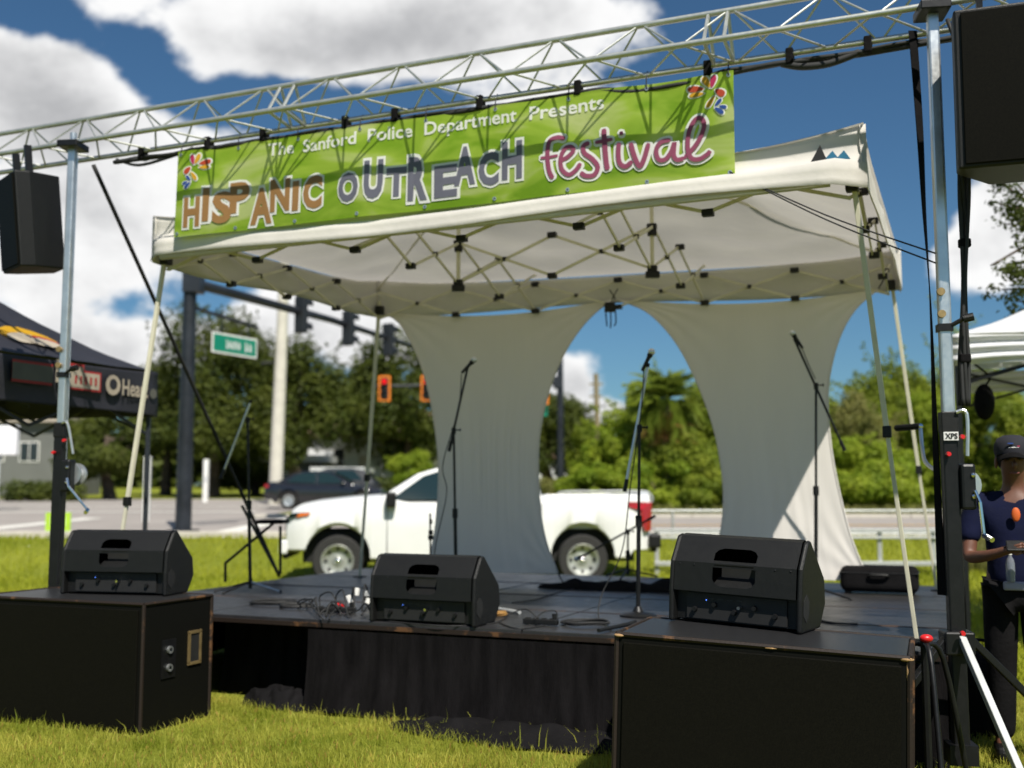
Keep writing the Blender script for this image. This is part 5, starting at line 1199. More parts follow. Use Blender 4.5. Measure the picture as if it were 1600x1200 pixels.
def monitor(label, loc, rz, W=.72, s=1.0, plugs=True):
    t = thing('stage_monitor', label, 'speaker', loc, rz, 'wedge stage monitors seen from behind')
    prof = [(.055, .015), (.055, .165), (.0, .165), (.012, .315), (.10, .445), (.145, .455), (.375, .25), (.395, .12), (.31, .0), (.12, .0)]
    prof = [(y * s, z * s) for y, z in prof]; full = [(.0, .0)] + prof[2:]
    w2 = W / 2; m = MB()
    P_ = lambda x, p: Vector((x, p[0], p[1]))
    n = len(prof)
    for i in range(n):
        a, b = prof[i], prof[(i + 1) % n]
        if i in (2, 3):
            ts = (0, .22, .86, 1) if i == 2 else (0, .10, .58, 1); xs_ = (-w2, -.115 * s, .115 * s, w2)
            for ti in range(3):
                for xi in range(3):
                    la = lambda k: (a[0] + (b[0] - a[0]) * k, a[1] + (b[1] - a[1]) * k)
                    if ti == 1 and xi == 1:      # the hand hole, its corners cut round
                        for sx_ in (-1, 1):
                            for te, tn in (((ts[2], ts[2] - .20),) if i == 3 else ((ts[1], ts[1] + .22),)):
                                X_ = sx_ * .115 * s; tm = te + (tn - te) * .35
                                m.add([P_(X_, la(te)), P_(X_ - sx_ * .045 * s, la(te)), P_(X_ - sx_ * .016 * s, la(tm)), P_(X_, la(tn))], [(0, 1, 2, 3)])
                        if i == 2:
                            lo2 = la(ts[1]); m.add([P_(-.115 * s, lo2), P_(.115 * s, lo2), P_(.10 * s, (lo2[0] + .055 * s, lo2[1] + .045 * s)), P_(-.10 * s, (lo2[0] + .055 * s, lo2[1] + .045 * s))], [(0, 1, 2, 3)])
                        continue
                    m.add([P_(xs_[xi], la(ts[ti])), P_(xs_[xi + 1], la(ts[ti])), P_(xs_[xi + 1], la(ts[ti + 1])), P_(xs_[xi], la(ts[ti + 1]))], [(0, 1, 2, 3)])
        else: m.add([P_(-w2, a), P_(w2, a), P_(w2, b), P_(-w2, b)], [(0, 1, 2, 3)])
    bm_o = part(m, 'body', MT['black_plastic'], t, world=False)
    for sd in (-1, 1):
        m = MB(); m.prism([Vector((0, y, z)) for y, z in full], (sd * (w2 + .001), 0, 0), (sd * (w2 + .030), 0, 0)); ch = part(m, 'end_cheek', MT['black_plastic'], t, world=False, bevel=.016, seg=3)
        m = MB(); m.prism([Vector((sd * (w2 + .0305), .07 * s + .05 * s * math.cos(k * math.pi / 3 + .5), .12 * s + .07 * s * math.sin(k * math.pi / 3 + .5))) for k in range(6)], (0, 0, 0), (sd * .002, 0, 0)); part(m, 'cheek_recess', MT['recess'], ch, world=False)
    # lip round the handle and the carrying bar
    rz_ = prof[3]; m = MB(); m.tube([(-.105 * s, rz_[0] + .012, rz_[1] - .004), (.105 * s, rz_[0] + .012, rz_[1] - .004)], .016 * s, 10); part(m, 'handle', MT['black_plastic'], t, world=False, smooth='auto')
    m = MB(); m.box((0, .09 * s, .25 * s), (.19 * s, .01, .14 * s)); part(m, 'handle_well', MT['recess'], t, world=False)
    m = MB(); m.box((0, .048 * s, .088 * s), (W * .82, .012, .13 * s)); cp2 = part(m, 'connector_panel', MT['recess'], t, world=False)
    for k in range(5):
        x = -W * .34 + W * .165 * k; m = MB(); m.lathe([(.001, .016), (.012, .016), (.015, .0)], 12, Matrix.Translation((x, .040 * s, (.10 if k % 2 else .07) * s)) @ Matrix.Rotation(R(90), 4, 'X')); part(m, 'knob' if k % 2 else 'socket', MT['black_metal'], cp2, world=False, smooth='auto')
    for k in range(4): m = MB(); m.box((-W * .2 + .05 * k, .0405 * s, .128 * s), (.03, .003, .006)); part(m, 'print', MT['pole_dark'], cp2, world=False)
    m = MB(); m.sphere((-.16 * s, .040 * s, .12 * s), .0028, 8, 6); part(m, 'power_light', MT['blue_led'], cp2, world=False)
    for x in (-w2 + .03, -w2 + .11, w2 - .11, w2 - .03): m = MB(); m.sphere((x, prof[3][0] - .001, prof[3][1] - .014), .005, 8, 6); part(m, 'screw', MT['black_metal'], t, world=False)
    d_ = Vector((0, prof[6][0] - prof[5][0], prof[6][1] - prof[5][1])); nn = Vector((0, -d_.z, d_.y)).normalized()
    m = MB(); q0, q1 = Vector((0, *prof[5])), Vector((0, *prof[6])); a_, b_ = q0.lerp(q1, .05), q0.lerp(q1, .95); m.prism([a_ + Vector((-w2 + .02, 0, 0)), a_ + Vector((w2 - .02, 0, 0)), b_ + Vector((w2 - .02, 0, 0)), b_ + Vector((-w2 + .02, 0, 0))], -nn * .002, -nn * -.010); part(m, 'grille', MT['grille'], t, world=False)
    if plugs:
        m = MB(); m.tube([(.03, .036 * s, .10 * s), (.03, -.0, .098 * s)], .009, 8); pg = part(m, 'plug', MT['chrome'], t, world=False)
    return t
def on(M_, x, y, z): return M_ @ Vector((x, y, z))
q = atz(90, 929, .806); qq = atz(272, 934, .806); d_ = qq - q
monitor('monitor standing on the left subwoofer', (q + qq) / 2 + Vector((-.04, .05, .0)), math.atan2(d_.y, d_.x) + R(2), d_.length - .15, .95)
q = atz(573, 972, HS); qq = atz(745, 982, HS); d_ = qq - q
monitor('monitor standing on the stage edge between the two subwoofers', (q + qq) / 2 + Z * .002, math.atan2(d_.y, d_.x), d_.length - .09, 1.0)
def on_plane(x, y, M_, h):
    n_ = M_.to_3x3() @ Z; p_ = M_ @ Vector((0, 0, h)); r_ = ray(x, y); return EYE + r_ * ((p_ - EYE).dot(n_) / r_.dot(n_))
q = on_plane(1044, 972, MR, .8265); qq = on_plane(1262, 990, MR, .8265); d_ = qq - q
mo = monitor('largest monitor, standing on the right subwoofer', (q + qq) / 2, 0, .655, 1.0)
mo.matrix_basis = Matrix.Translation((q + qq) / 2 + Vector((-.02, -.0, .002))) @ Matrix.Rotation(R(-33), 4, 'Z') @ Matrix.Rotation(R(2.0), 4, 'Y')
# a fourth monitor on stage, only its top shows behind the right one
q = atz(1120, 905, HS)
monitor('monitor mostly hidden behind the largest monitor', q, -TH + R(180), .55, .80, False)

# ================================================================== MICROPHONE STANDS
def mic(label, tip, d, s=1.0):
    """hand microphone, head at tip, pointing along d"""
    d = d.normalized(); q = d.to_track_quat('Z', 'Y').to_matrix().to_4x4(); M_ = Matrix.Translation(tip) @ q
    t = thing('microphone', label, 'microphone', tip - d * .16)
    m = MB(); m.lathe([(.001, -.165), (.0105, -.165), (.012, -.155), (.015, -.06), (.020, -.045), (.022, -.03)], 14, M_); part(m, 'body', MT['black_metal'], t, smooth='auto')
    m = MB(); m.sphere(M_ @ Vector((0, 0, -.010)), .026, 14, 10); part(m, 'grille_ball', MT['steel'], t, smooth=True)
def stand(label, base, joint, btop, bend, kind='round', silver=False, cable=None, pole_r=.0125):
    """base on the deck; joint: boom clamp; btop / bend: the two boom ends"""
    t = thing('microphone_stand', label, 'microphone stand', base, 0, 'microphone stands')
    m = MB(); m.tube([base + Z * .03, base.lerp(joint, .5)], pole_r * 1.25, 10); part(m, 'lower_pole', MT['black_metal'], t, smooth='auto')
    m = MB(); m.tube([base.lerp(joint, .48), joint], pole_r * .85, 10); part(m, 'upper_pole', MT['black_metal'], t, smooth='auto')
    q = base.lerp(joint, .5); m = MB(); m.tube([q - Z * .04, q + Z * .04], pole_r * 1.9, 10); part(m, 'clutch', MT['black_plastic'], t, smooth='auto')
    m = MB(); m.tube([joint - Z * .035, joint + Z * .02], .019, 10); m.sphere(joint, .022, 10, 8); part(m, 'boom_clamp', MT['black_plastic'], t, smooth='auto')
    m = MB(); m.tube([joint, joint + Vector((.05, -.02, .0))], .006, 6); m.sphere(joint + Vector((.055, -.02, 0)), .014, 8, 6, sc=(.5, 1, 1)); part(m, 'wing_knob', MT['black_plastic'], t)
    m = MB(); m.tube([bend, btop], .0105, 8); part(m, 'boom', MT['steel'] if silver else MT['black_metal'], t, smooth='auto')
    dd = (btop - bend).normalized(); m = MB(); m.tube([bend, bend + dd * .09], .015, 10); part(m, 'counterweight', MT['black_metal'], t, smooth='auto')
    if kind == 'round':
        m = MB(); m.lathe([(.13, .001), (.13, .012), (.11, .022), (.04, .035), (.022, .07)], 24, Matrix.Translation(base)); part(m, 'base', MT['black_metal'], t, smooth='auto')
    else:
        m = MB(); m.tube([base + Z * .05, base + Z * .12], .018, 10); part(m, 'hub', MT['black_plastic'], t)
        for k, a in enumerate(kind):
            m = MB(); m.tube([base + Z * .09, base + Vector((math.cos(a) * .30, math.sin(a) * .30, .012))], .009, 8); part(m, 'leg', MT['steel'] if (silver and k == 0) else MT['black_metal'], t, smooth='auto')
            e = base + Vector((math.cos(a) * .30, math.sin(a) * .30, .012)); m = MB(); m.sphere(e, .013, 8, 6); part(m, 'foot', MT['rubber'], t)
    m = MB(); m.tube([btop, btop + dd * .03 + Z * .0], .012, 8); part(m, 'mic_clip', MT['black_plastic'], t)
    return t
def cable(label, pts, r=.0045, mt_='rubber', cat='cable', group='cables on the stage'):
    m = MB(); m.tube(catmull(pts, 7), r, 6); return single(m, 'cable', MT[mt_], label, cat, group, smooth=True)
# stand behind the middle monitor
bA = atz(713, 934, HS); yA = bA.y
jA, tA, eA = at(709, 672, yA), at(730, 577, yA), at(690, 733, yA)
stand('boom microphone stand in front of the left drape', bA, jA, tA, jA.lerp(tA, -.35), tuple(R(a) for a in (20, 140, 260)))
mic('microphone pointing up in front of the left drape', at(742, 561, yA), at(742, 561, yA) - at(722, 582, yA))
cable('cable hanging from the microphone at the left drape', [at(721, 585, yA), at(716, 640, yA - .02), at(692, 725, yA - .03), at(698, 770, yA - .02), at(681, 850, yA), atz(676, 900, HS + .01)])
# centre stand
bB = atz(997, 963, HS); yB = bB.y
jB, tB, eB = at(999, 668, yB), at(1012, 574, yB), at(976, 768, yB)
stand('boom microphone stand at the stage centre with silver counter rod', bB, jB, tB, eB, 'round', True)
mic('microphone with bright head against the sky', at(1019, 548, yB), at(1019, 548, yB) - at(1007, 572, yB))
cable('cable running down from the bright headed microphone', [at(1006, 574, yB - .02), at(1002, 640, yB - .03), at(985, 760, yB - .03), at(972, 860, yB - .02), at(940, 930, yB), atz(936, 968, HS + .006), atz(955, 985, HS + .006)])
# right stand
bC = atz(1275, 935, HS); yC = bC.y
jC, tC, eC = at(1275, 602, yC), at(1243, 534, yC), at(1320, 704, yC)
stand('boom microphone stand in front of the right drape', bC, jC, tC, eC, tuple(R(a) for a in (80, 200, 320)))
mic('slim silver microphone on the right boom', at(1237, 519, yC), at(1237, 519, yC) - at(1250, 538, yC))
cable('short cable along the right microphone boom', [at(1250, 536, yC - .02), at(1262, 566, yC - .03), at(1274, 592, yC - .02)], .004)
# low drum microphone stand
bD = atz(981, 903, HS); yD = bD.y
jD, tD, eD = at(981, 830, yD), at(912, 868, yD), at(1024, 806, yD)
stand('short low boom stand in front of the pickup tailgate', bD, jD, tD, eD, tuple(R(a) for a in (10, 130, 250)))
mic('stubby black microphone by the pickup rear wheel', at(899, 874, yD), at(899, 874, yD) - at(912, 868, yD))
# left tripod stand with silver boom
bE = atz(391, 925, HS); yE = bE.y
jE, tE, eE = at(387, 655, yE), at(391, 630, yE), at(345, 748, yE)
stand('tripod microphone stand at the left with silver boom', bE, jE, tE, eE, tuple(R(a) for a in (-18, 190, 235)), True)
# thin rod stand before the pickup door
bG = atz(673, 925, HS); yG = bG.y; t = thing('clamp_stand', 'thin black rod stand before the pickup door', 'stand', bG)
m = MB(); m.tube([bG, at(672, 802, yG)], .008, 8); part(m, 'rod', MT['black_metal'], t)
for (y_, r_) in ((832, .02), (840, .024), (815, .014)): q = at(673, y_, yG); m = MB(); m.tube([q - Z * .02, q + Z * .02], r_, 8); part(m, 'clamp', MT['black_plastic'], t)
m = MB(); m.lathe([(.06, 0), (.06, .01), (.01, .025)], 16, Matrix.Translation(bG)); part(m, 'base', MT['black_metal'], t)
# folding X bench at the left rear of the stage
bX = atz(395, 915, HS); Yx = bX.y + .25; t = thing('folding_stand', 'black folding X-frame bench at the left of the stage', 'stand', Vector((bX.x, Yx, HS)))
for dy_ in (0, .3):
    for (p, q) in (((352, 880), (428, 817)), ((378, 790), (434, 896)), ((438, 822), (438, 897)), ((352, 880), (352, 912))):
        a, b = at(*p, Yx + dy_), at(*q, Yx + dy_); a.z = max(a.z, HS + .012); b.z = max(b.z, HS + .012); m = MB(); m.tube([a, b], .014, 8); part(m, 'frame_tube', MT['black_metal'], t)
a, b = at(406, 815, Yx + .15), at(447, 815, Yx + .15); m = MB(); m.box((a + b) / 2, ((b - a).length, .36, .035)); part(m, 'seat', MT['black_cloth'], t, bevel=.01)

# ================================================================== STAGE CLUTTER
heap('rolled_cloth', 'long black cloth roll along the back of the stage', S(2.75, 2.95, HS), S(4.75, 3.05, HS), .26, .12, 8.0, V)
for o in [o for o in COL.objects if o.name.startswith('rolled_cloth')]: o.location.z = HS
# soft gig case
qa, qb = atz(1312, 928, HS), atz(1436, 932, HS); W_ = (qb - qa).length; az_ = math.atan2(qb.y - qa.y, qb.x - qa.x)
case = thing('soft_case', 'black soft gear case lying at the right of the stage', 'case', (qa + qb) / 2 + V * .14, az_)
m = MB(); m.box((0, 0, .13), (W_, .30, .22)); part(m, 'shell', MT['black_cloth'], case, world=False, bevel=.06, seg=4)
m = MB(); m.box((0, 0, .185), (W_ + .006, .306, .012)); part(m, 'zip', MT['black_metal'], case, world=False, bevel=.004)
m = MB(); m.tube(catmull([(-.08, -.15, .16), (-.06, -.18, .17), (.06, -.18, .17), (.08, -.15, .16)], 5), .012, 8); part(m, 'handle', MT['black_plastic'], case, world=False)
for x in (-W_ / 2 + .06, W_ / 2 - .06): m = MB(); m.box((x, 0, .012), (.05, .2, .022)); part(m, 'foot', MT['rubber'], case, world=False)
# power strips, plugs, coils
def strip(label, c, a, L_):
    t = thing('power_strip', label, 'power strip', c, a); m = MB(); m.box((0, 0, .02), (L_, .05, .035)); part(m, 'body', MT['black_plastic'], t, world=False, bevel=.006)
    for k in range(4):
        x = -L_ * .38 + L_ * .24 * k; m = MB(); m.box((x, 0, .041), (.03, .03, .006)); part(m, 'socket', MT['recess'], t, world=False)
    m = MB(); m.tube([(L_ * .4, 0, .04), (L_ * .4, 0, .075)], .016, 8); part(m, 'plug', MT['black_plastic'], t, world=False)
strip('black power strip with looped lead near the right subwoofer', atz(845, 976, HS + .004), -TH, .24)
strip('black power strip among the plugs left of the middle monitor', atz(525, 957, HS + .004), -TH + .2, .30)
t = thing('plug_cluster', 'cluster of white and grey plugs left of the middle monitor', 'plug', atz(560, 944, HS))
rnd = random.Random(31)
for (x, y, mt_) in ((546, 936, 'white_plastic'), (558, 925, 'white_plastic'), (572, 930, 'galvanised'), (575, 938, 'white_plastic'), (536, 946, 'red_plastic'), (528, 944, 'red_plastic')):
    q = atz(x, 952, HS); p = at(x, y, q.y); a = rnd.uniform(0, 3); m = MB(); m.box((0, 0, 0), (.035, .025, .06 if mt_ != 'red_plastic' else .02), Matrix.Translation(Vector((p.x, p.y, max(p.z, HS + .02)))) @ Matrix.Rotation(a, 4, 'Z') @ Matrix.Rotation(rnd.uniform(-.5, .5), 4, 'Y')); part(m, 'plug', MT[mt_], t, bevel=.005)
for k in range(14):
    x_ = 495 + rnd.uniform(0, 100); q0 = atz(x_, 962 + rnd.uniform(-8, 6), HS + .01); q1 = atz(x_ + rnd.uniform(-60, 60), 950 + rnd.uniform(-10, 12), HS + .01); m = MB(); m.tube(catmull([q0, q0.lerp(q1, .3) + Z * rnd.uniform(.01, .11), q0.lerp(q1, .7) + Z * rnd.uniform(.01, .09) + V * rnd.uniform(-.08, .08), q1], 6), rnd.uniform(.005, .008), 6); part(m, 'lead', MT['rubber'], t, smooth=True)
for k in range(5):
    q0 = atz(530 + 12 * k, 955, HS + .01); q1 = atz(500 + 25 * k, 948, HS + .01); m = MB(); m.tube(catmull([q0, q0.lerp(q1, .4) + Z * (.12 + .02 * k), q1 + Z * .08, q1], 6), .006, 6); part(m, 'lead', MT['rubber'], t, smooth=True)
def coil(label, c, r, n, seed, mt_='rubber', h=.012, rr=.0075):
    rnd = random.Random(seed); pts = []
    for i in range(n * 9):
        a = i / 9 * 2 * math.pi; k = r * (1 + .25 * noise.noise((i * .35, seed, 0))); pts.append(c + Vector((math.cos(a) * k, math.sin(a) * k * .85, h + .010 * (i / 9) * .5 + .012 * max(0, noise.noise((i * .5, seed, 2))))))
    return cable(label, pts, rr, mt_)
coil('small coil of black cable beside the right subwoofer', atz(915, 977, HS), .15, 3, 3)
coil('loose coil of black cable left of the plugs', atz(425, 945, HS), .16, 4, 5)
coil('coiled cable in front of the left tripod foot', atz(465, 950, HS), .13, 3, 9)
t_ = coil('pale straw coloured bundle right of the middle monitor', atz(781, 964, HS), .045, 5, 7, 'leaf_dead', .012, .008)
cable('black lead lying along the stage front edge', [atz(600, 970, HS + .006), atz(640, 974, HS + .006), atz(700, 978, HS + .006), atz(770, 974, HS + .006), atz(800, 958, HS + .02), atz(822, 952, HS + .07), atz(840, 966, HS + .02)])
cable('looped lead of the right power strip', [atz(835, 968, HS + .04), atz(850, 956, HS + .08), atz(868, 955, HS + .07), atz(870, 966, HS + .04), atz(858, 974, HS + .01)])
cable('black lead crossing the middle of the stage', [atz(800, 942, HS + .006), atz(840, 936, HS + .006), atz(885, 922, HS + .006), atz(935, 916, HS + .006)])
cable('black lead lying on the stage right of the largest monitor', [atz(1268, 966, HS + .006), atz(1300, 973, HS + .008), atz(1340, 975, HS + .008)], .007)
cable('lead running left from the right power strip', [atz(852, 977, HS + .006), atz(815, 982, HS + .008), atz(795, 979, HS + .008), atz(780, 972, HS + .008)])
m = MB(); q0, q1 = atz(777, 951, HS + .02), atz(812, 957, HS + .02); m.tube([q0, q1], .014, 8); single(m, 'drum_stick', MT['galvanised'], 'short pale rod lying right of the middle monitor', 'rod', smooth='auto')
m = MB(); q0, q1 = atz(935, 985, HS + .02), atz(992, 973, HS + .02); m.tube([q0, q0.lerp(q1, .8), q1], [.012, .014, .02], 10); single(m, 'cable_connector', MT['black_metal'], 'black cable connector with white tip at the right stage edge', 'connector', smooth='auto')

# ================================================================== ROPES AND STRAPS
cable('thick black guy cable from the left truss end down to the stage', [onv(146, 258, -.03), onv(146, 258, -.03).lerp(atz(436, 900, HS), .33), onv(146, 258, -.03).lerp(atz(436, 900, HS), .66), atz(436, 900, HS)], .018, 'rubber', 'cable', 'guy lines')
pb = bsurf(bu1 - .03, bz0 + .025, .01)
for k, (dy_, lb) in enumerate(((0, 'upper thin rope from the banner corner to the right mast'), (15, 'lower thin rope from the banner corner to the right mast'))):
    q = onv(1462, 396 + dy_, -.36); cable(lb, [pb, pb.lerp(q, .5) - Z * .03, q], .005, 'rubber', 'rope', 'guy lines')
def strap(label, pts, w0, w1, tw):
    c = catmull(pts, 10); m = MB(); n = len(c); vs = []
    for i, p in enumerate(c):
        a = tw * i / n; d = Vector((math.cos(a), math.sin(a), 0)); w = w0 + (w1 - w0) * i / n; e = Vector((-math.sin(a), math.cos(a), 0)) * .003
        vs += [p - d * w + e, p + d * w + e, p + d * w - e, p - d * w - e]
    fs = [(4 * i + a, 4 * i + (a + 1) % 4, 4 * i + 4 + (a + 1) % 4, 4 * i + 4 + a) for i in range(n - 1) for a in range(4)]
    m.add(vs, fs); return single(m, 'strap', MT['black_cloth'], label, 'strap', 'black straps at the right mast', smooth=False)
strap('black strap left of the right mast, hanging from the truss', [onv(1426, 48, -.06), onv(1437, 200, -.1), onv(1444, 330, -.15), onv(1454, 480, -.22), onv(1462, 700, -.28), onv(1472, 930, -.30)], .024, .026, 2.2)
strap('black strap behind the right mast, close to its tube', [onv(1458, 70, -.05), onv(1470, 260, -.2), onv(1474, 420, -.22)], .012, .010, .5)
t = thing('cable_drop', 'bundle of black cables dropping beside the right flown speaker', 'cable', onv(1500, 700, -.25))
for k in range(4):
    pts = [onv(1502 + 3 * k + 3 * math.sin(i * 1.3 + k), 40 + 66 * i, -.25 + .02 * math.sin(k * 2 + i)) + Vector((0, 0, 0)) for i in range(10)]
    pts[0] = onv(1480 + 14 * k, 30, -.2)
    m = MB(); m.tube(catmull(pts, 4), .011, 6); part(m, 'cable', MT['rubber'], t, smooth=True)
for y_ in (262, 380, 560): m = MB(); q = onv(1507, y_, -.25); m.box(q, (.06, .05, .05)); part(m, 'cable_tie', MT['black_cloth'], t, bevel=.01)
# clamp arm between the right canopy legs
a_, b_ = at(1400, 669, 6.9), at(1438, 666, 6.75)
t = thing('extension_rod', 'black clamp arm joining the canopy leg to the right mast gear', 'clamp', a_)
m = MB(); m.tube([a_, b_], .02, 8); part(m, 'arm', MT['black_metal'], t); m = MB(); m.sphere(b_, .018, 8, 6); part(m, 'bolt', MT['chrome'], t)
m = MB(); m.tube(catmull([b_, at(1441, 700, 6.7), at(1446, 722, 6.6), at(1462, 735, 6.3)], 5), .012, 8); part(m, 'hook', MT['steel'], t, smooth=True)
# black tripod with red knob on the ground right of the right subwoofer
p = onv(1444, 1000, -.62); t = thing('folded_tripod', 'folded black tripod with red knob beside the right subwoofer', 'tripod', Vector((p.x, p.y, 0)))
m = MB(); m.tube([Vector((p.x, p.y, .05)), p], .02, 8); part(m, 'column', MT['black_metal'], t)
for k, a in enumerate((.4, 2.4, 4.6)):
    m = MB(); m.tube(catmull([p - Z * .02, p + Vector((.12 * math.cos(a), .12 * math.sin(a), -.10)), Vector((p.x + .26 * math.cos(a), p.y + .26 * math.sin(a), .02))], 5), .014, 8); part(m, 'leg', MT['black_metal'], t, smooth=True)
m = MB(); m.sphere(p + Vector((0, -.03, .012)), .026, 12, 8, sc=(1.3, 1, .8)); part(m, 'knob', MT['red_plastic'], t, smooth=True)
# ================================================================== TENTS
def tent(name, label, c00, eu, ev, Lu, Lv, zb, vh, peak, fab, frame, leg_base=0.0, group=None, bars=True):
    """c00: one corner; eu, ev: unit directions; zb: valance bottom height"""
    P_ = lambda s, t, z: Vector((c00.x, c00.y, 0)) + eu * (Lu * s) + ev * (Lv * t) + Z * z
    t = thing(name, label, 'tent', P_(.5, .5, leg_base), 0, group)
    def roof_(s, q):
        e = min(1, 2 * min(s, 1 - s, q, 1 - q)); return P_(s, q, zb + vh + peak * e ** 1.25 + .02 * noise.noise((s * 6, q * 6, 3)))
    m = MB(); m.grid(roof_, 28, 28); part(m, 'roof_fabric', MT[fab], t, smooth=True)
    for (a, b, nrm) in (((0, 0), (1, 0), -ev), ((1, 0), (1, 1), eu), ((1, 1), (0, 1), ev), ((0, 1), (0, 0), -eu)):
        def fn(s, q):
            p = P_(a[0] + (b[0] - a[0]) * s, a[1] + (b[1] - a[1]) * s, zb + vh * (1 - q)); c = abs(2 * s - 1) ** 4
            return p + nrm * (.015 + .02 * noise.noise((s * 7, q * 2, a[0] + 2 * a[1])) + (.022 * math.sin(q * 17 + 2.5 * noise.noise((s * 3, 0, a[0]))) if fab == 'white_tent' else 0)) + Z * (-.03 * (1 - c) * (1 - q) + .02 * (1 - c) * q)
        m = MB(); m.grid(fn, 30, 18); part(m, 'valance', MT[fab], t, smooth=True, solid=.004)
    for (s, q) in ((0, 0), (1, 0), (0, 1), (1, 1)):
        s2, q2 = .015 + .97 * s, .015 + .97 * q
        m = MB(); m.bar(P_(s2, q2, leg_base), P_(s2, q2, zb + vh), .036, .036); part(m, 'leg', MT[frame], t)
        m = MB(); m.box(P_(s2, q2, leg_base + .006), (.1, .1, .012)); part(m, 'foot_plate', MT[frame], t)
    if bars:
        for (a, b) in (((0, 0), (1, 0)), ((0, 0), (0, 1)), ((1, 0), (1, 1)), ((0, 1), (1, 1))):
            for k in range(2):
                A_ = lambda f: (.02 + .96 * (a[0] + (b[0] - a[0]) * f), .02 + .96 * (a[1] + (b[1] - a[1]) * f))
                f0, f1 = k / 2, (k + 1) / 2
                for (z0, z1) in ((zb - .16, zb + vh - .03), (zb + vh - .03, zb - .16)): m = MB(); m.bar(P_(*A_(f0), z0), P_(*A_(f1), z1), .014, .026); part(m, 'scissor_bar', MT[frame], t)
        for (s, q) in ((.02, .5), (.98, .5), (.5, .02), (.5, .98)): m = MB(); m.bar(P_(s, q, zb), P_(.5, .5, zb + .35), .016, .026); part(m, 'roof_bar', MT[frame], t)
    return t, P_, roof_
# black tent at the left: its near side runs along V
far = at(243, 652, 10.6); zb_ = far.z
bt, BP, BR_ = tent('black_tent', 'black tent with logos on its valance at the left edge', Vector((far.x, far.y, 0)), -U, -V, 3.0, 3.0, zb_, .44, 1.0, 'black_tent', 'pole_dark')
# prints on its visible valance (the side at s = 0, along -V)
def vprint(q0, q1, f0, f1, mt_, nm, d=.05):
    m = MB(); m.grid(lambda s, t_: BP(0, q0 + (q1 - q0) * s, zb_ + .44 * (f0 + (f1 - f0) * t_)) + U * d, 8, 1); return part(m, nm, MT[mt_], bt)
MT['print_red'] = mat('print_red', (.30, .02, .02), .6); MT['print_cream'] = mat('print_cream', (.36, .31, .24), .6); MT['print_grey'] = mat('print_grey', (.09, .09, .075), .6)
vprint(.265, .40, .40, .80, 'print_red', 'logo_box'); vprint(.272, .392, .44, .76, 'print_cream', 'logo_print', .054); vprint(.335, .42, .42, .92, 'print_red', 'logo_box', .052); vprint(.340, .412, .47, .86, 'print_cream', 'logo_print', .057)
for k in range(5): vprint(.285 + .02 * k, .293 + .02 * k, .52, .68, 'print_red', 'logo_bar', .060)
vprint(.455, .60, .42, .84, 'print_red', 'logo_box'); vprint(.455, .60, .47, .79, 'print_grey', 'logo_print', .055)
vprint(.425, .445, .50, .95, 'print_cream', 'logo_slash', .057)
vs, fs = glyphs('Heart', .02); x0_, x1_ = min(p[0] for p in vs), max(p[0] for p in vs)
m = MB(); m.add([BP(0, .175 - .115 * (p[0] - x0_) / (x1_ - x0_), zb_ + .44 * (.40 + .36 * p[1] / .75)) + U * .055 for p in vs], fs); part(m, 'lettering', MT['print_cream'], bt)
def vdisc(q, f, r, mt_, nm, d):
    m = MB(); m.add([BP(0, q + r * math.cos(k * .5236) / 3.0, zb_ + .44 * f + r * math.sin(k * .5236)) + U * d for k in range(12)], [tuple(range(12))]); part(m, nm, MT[mt_], bt)
vdisc(.215, .58, .095, 'print_cream', 'badge', .055); vdisc(.215, .60, .05, 'black_tent', 'badge_core', .058); vdisc(.035, .50, .05, 'print_grey', 'badge', .055)
for (s0, q0, r, mt_, k) in ((.14, .40, .16, 'p_yellow', 0), (.12, .43, .10, 'print_cream', 1), (.12, .36, .08, 'print_red', 2), (.10, .375, .09, 'print_cream', 3)):
    pz = [BR_(s0 + r * .45 * math.cos(a * .5236) / 1.5, q0 + r * math.sin(a * .5236) / 1.5) + (U * .5 + Z) * (.012 + .004 * k) for a in range(12)]
    m = MB(); m.add(pz, [tuple(range(12))]); part(m, 'roof_logo', MT[mt_], bt)
# white tent at the right
wc = at(1487, 572, 9.4); wt_, WP, WR = tent('white_tent', 'white tent with black frame behind the right mast', Vector((wc.x, wc.y, 0)), U, V, 3.0, 3.0, wc.z, .27, .85, 'white_tent', 'black_metal', group=None)
q = at(1538, 628, 9.6); m = MB(); m.sphere(q, .13, 12, 10, sc=(.7, .6, 1.25)); bag = single(m, 'hanging_bag', MT['black_cloth'], 'black bag hanging under the white tent', 'bag', smooth=True)
m = MB(); m.tube(catmull([q + Z * .13, q + Z * .22 + U * .05, WP(.06, .05, wc.z + .03)], 5), .010, 6); o = part(m, 'strap', MT['black_cloth'], bag); 

# ================================================================== MAN and his gear
def skin_body(name, verts, edges, material, parent, root=0, sub=2):
    me = bpy.data.meshes.new(name); me.from_pydata([v[0] for v in verts], edges, []); o = bpy.data.objects.new(name, me); link(o)
    sk = o.modifiers.new('skin', 'SKIN'); sk.use_smooth_shade = True
    for i, v in enumerate(verts):
        r = v[1] if isinstance(v[1], tuple) else (v[1], v[1]); me.skin_vertices[0].data[i].radius = r
    me.skin_vertices[0].data[root].use_root = True
    ss = o.modifiers.new('smooth', 'SUBSURF'); ss.levels = sub; ss.render_levels = sub
    me.materials.append(material); o.parent = parent; return o
mp_ = at(1590, 900, 6.3); man = thing('person', 'person in navy polo shirt and dark cap looking down at a phone', 'person', (mp_.x, 6.3, 0), R(-20))
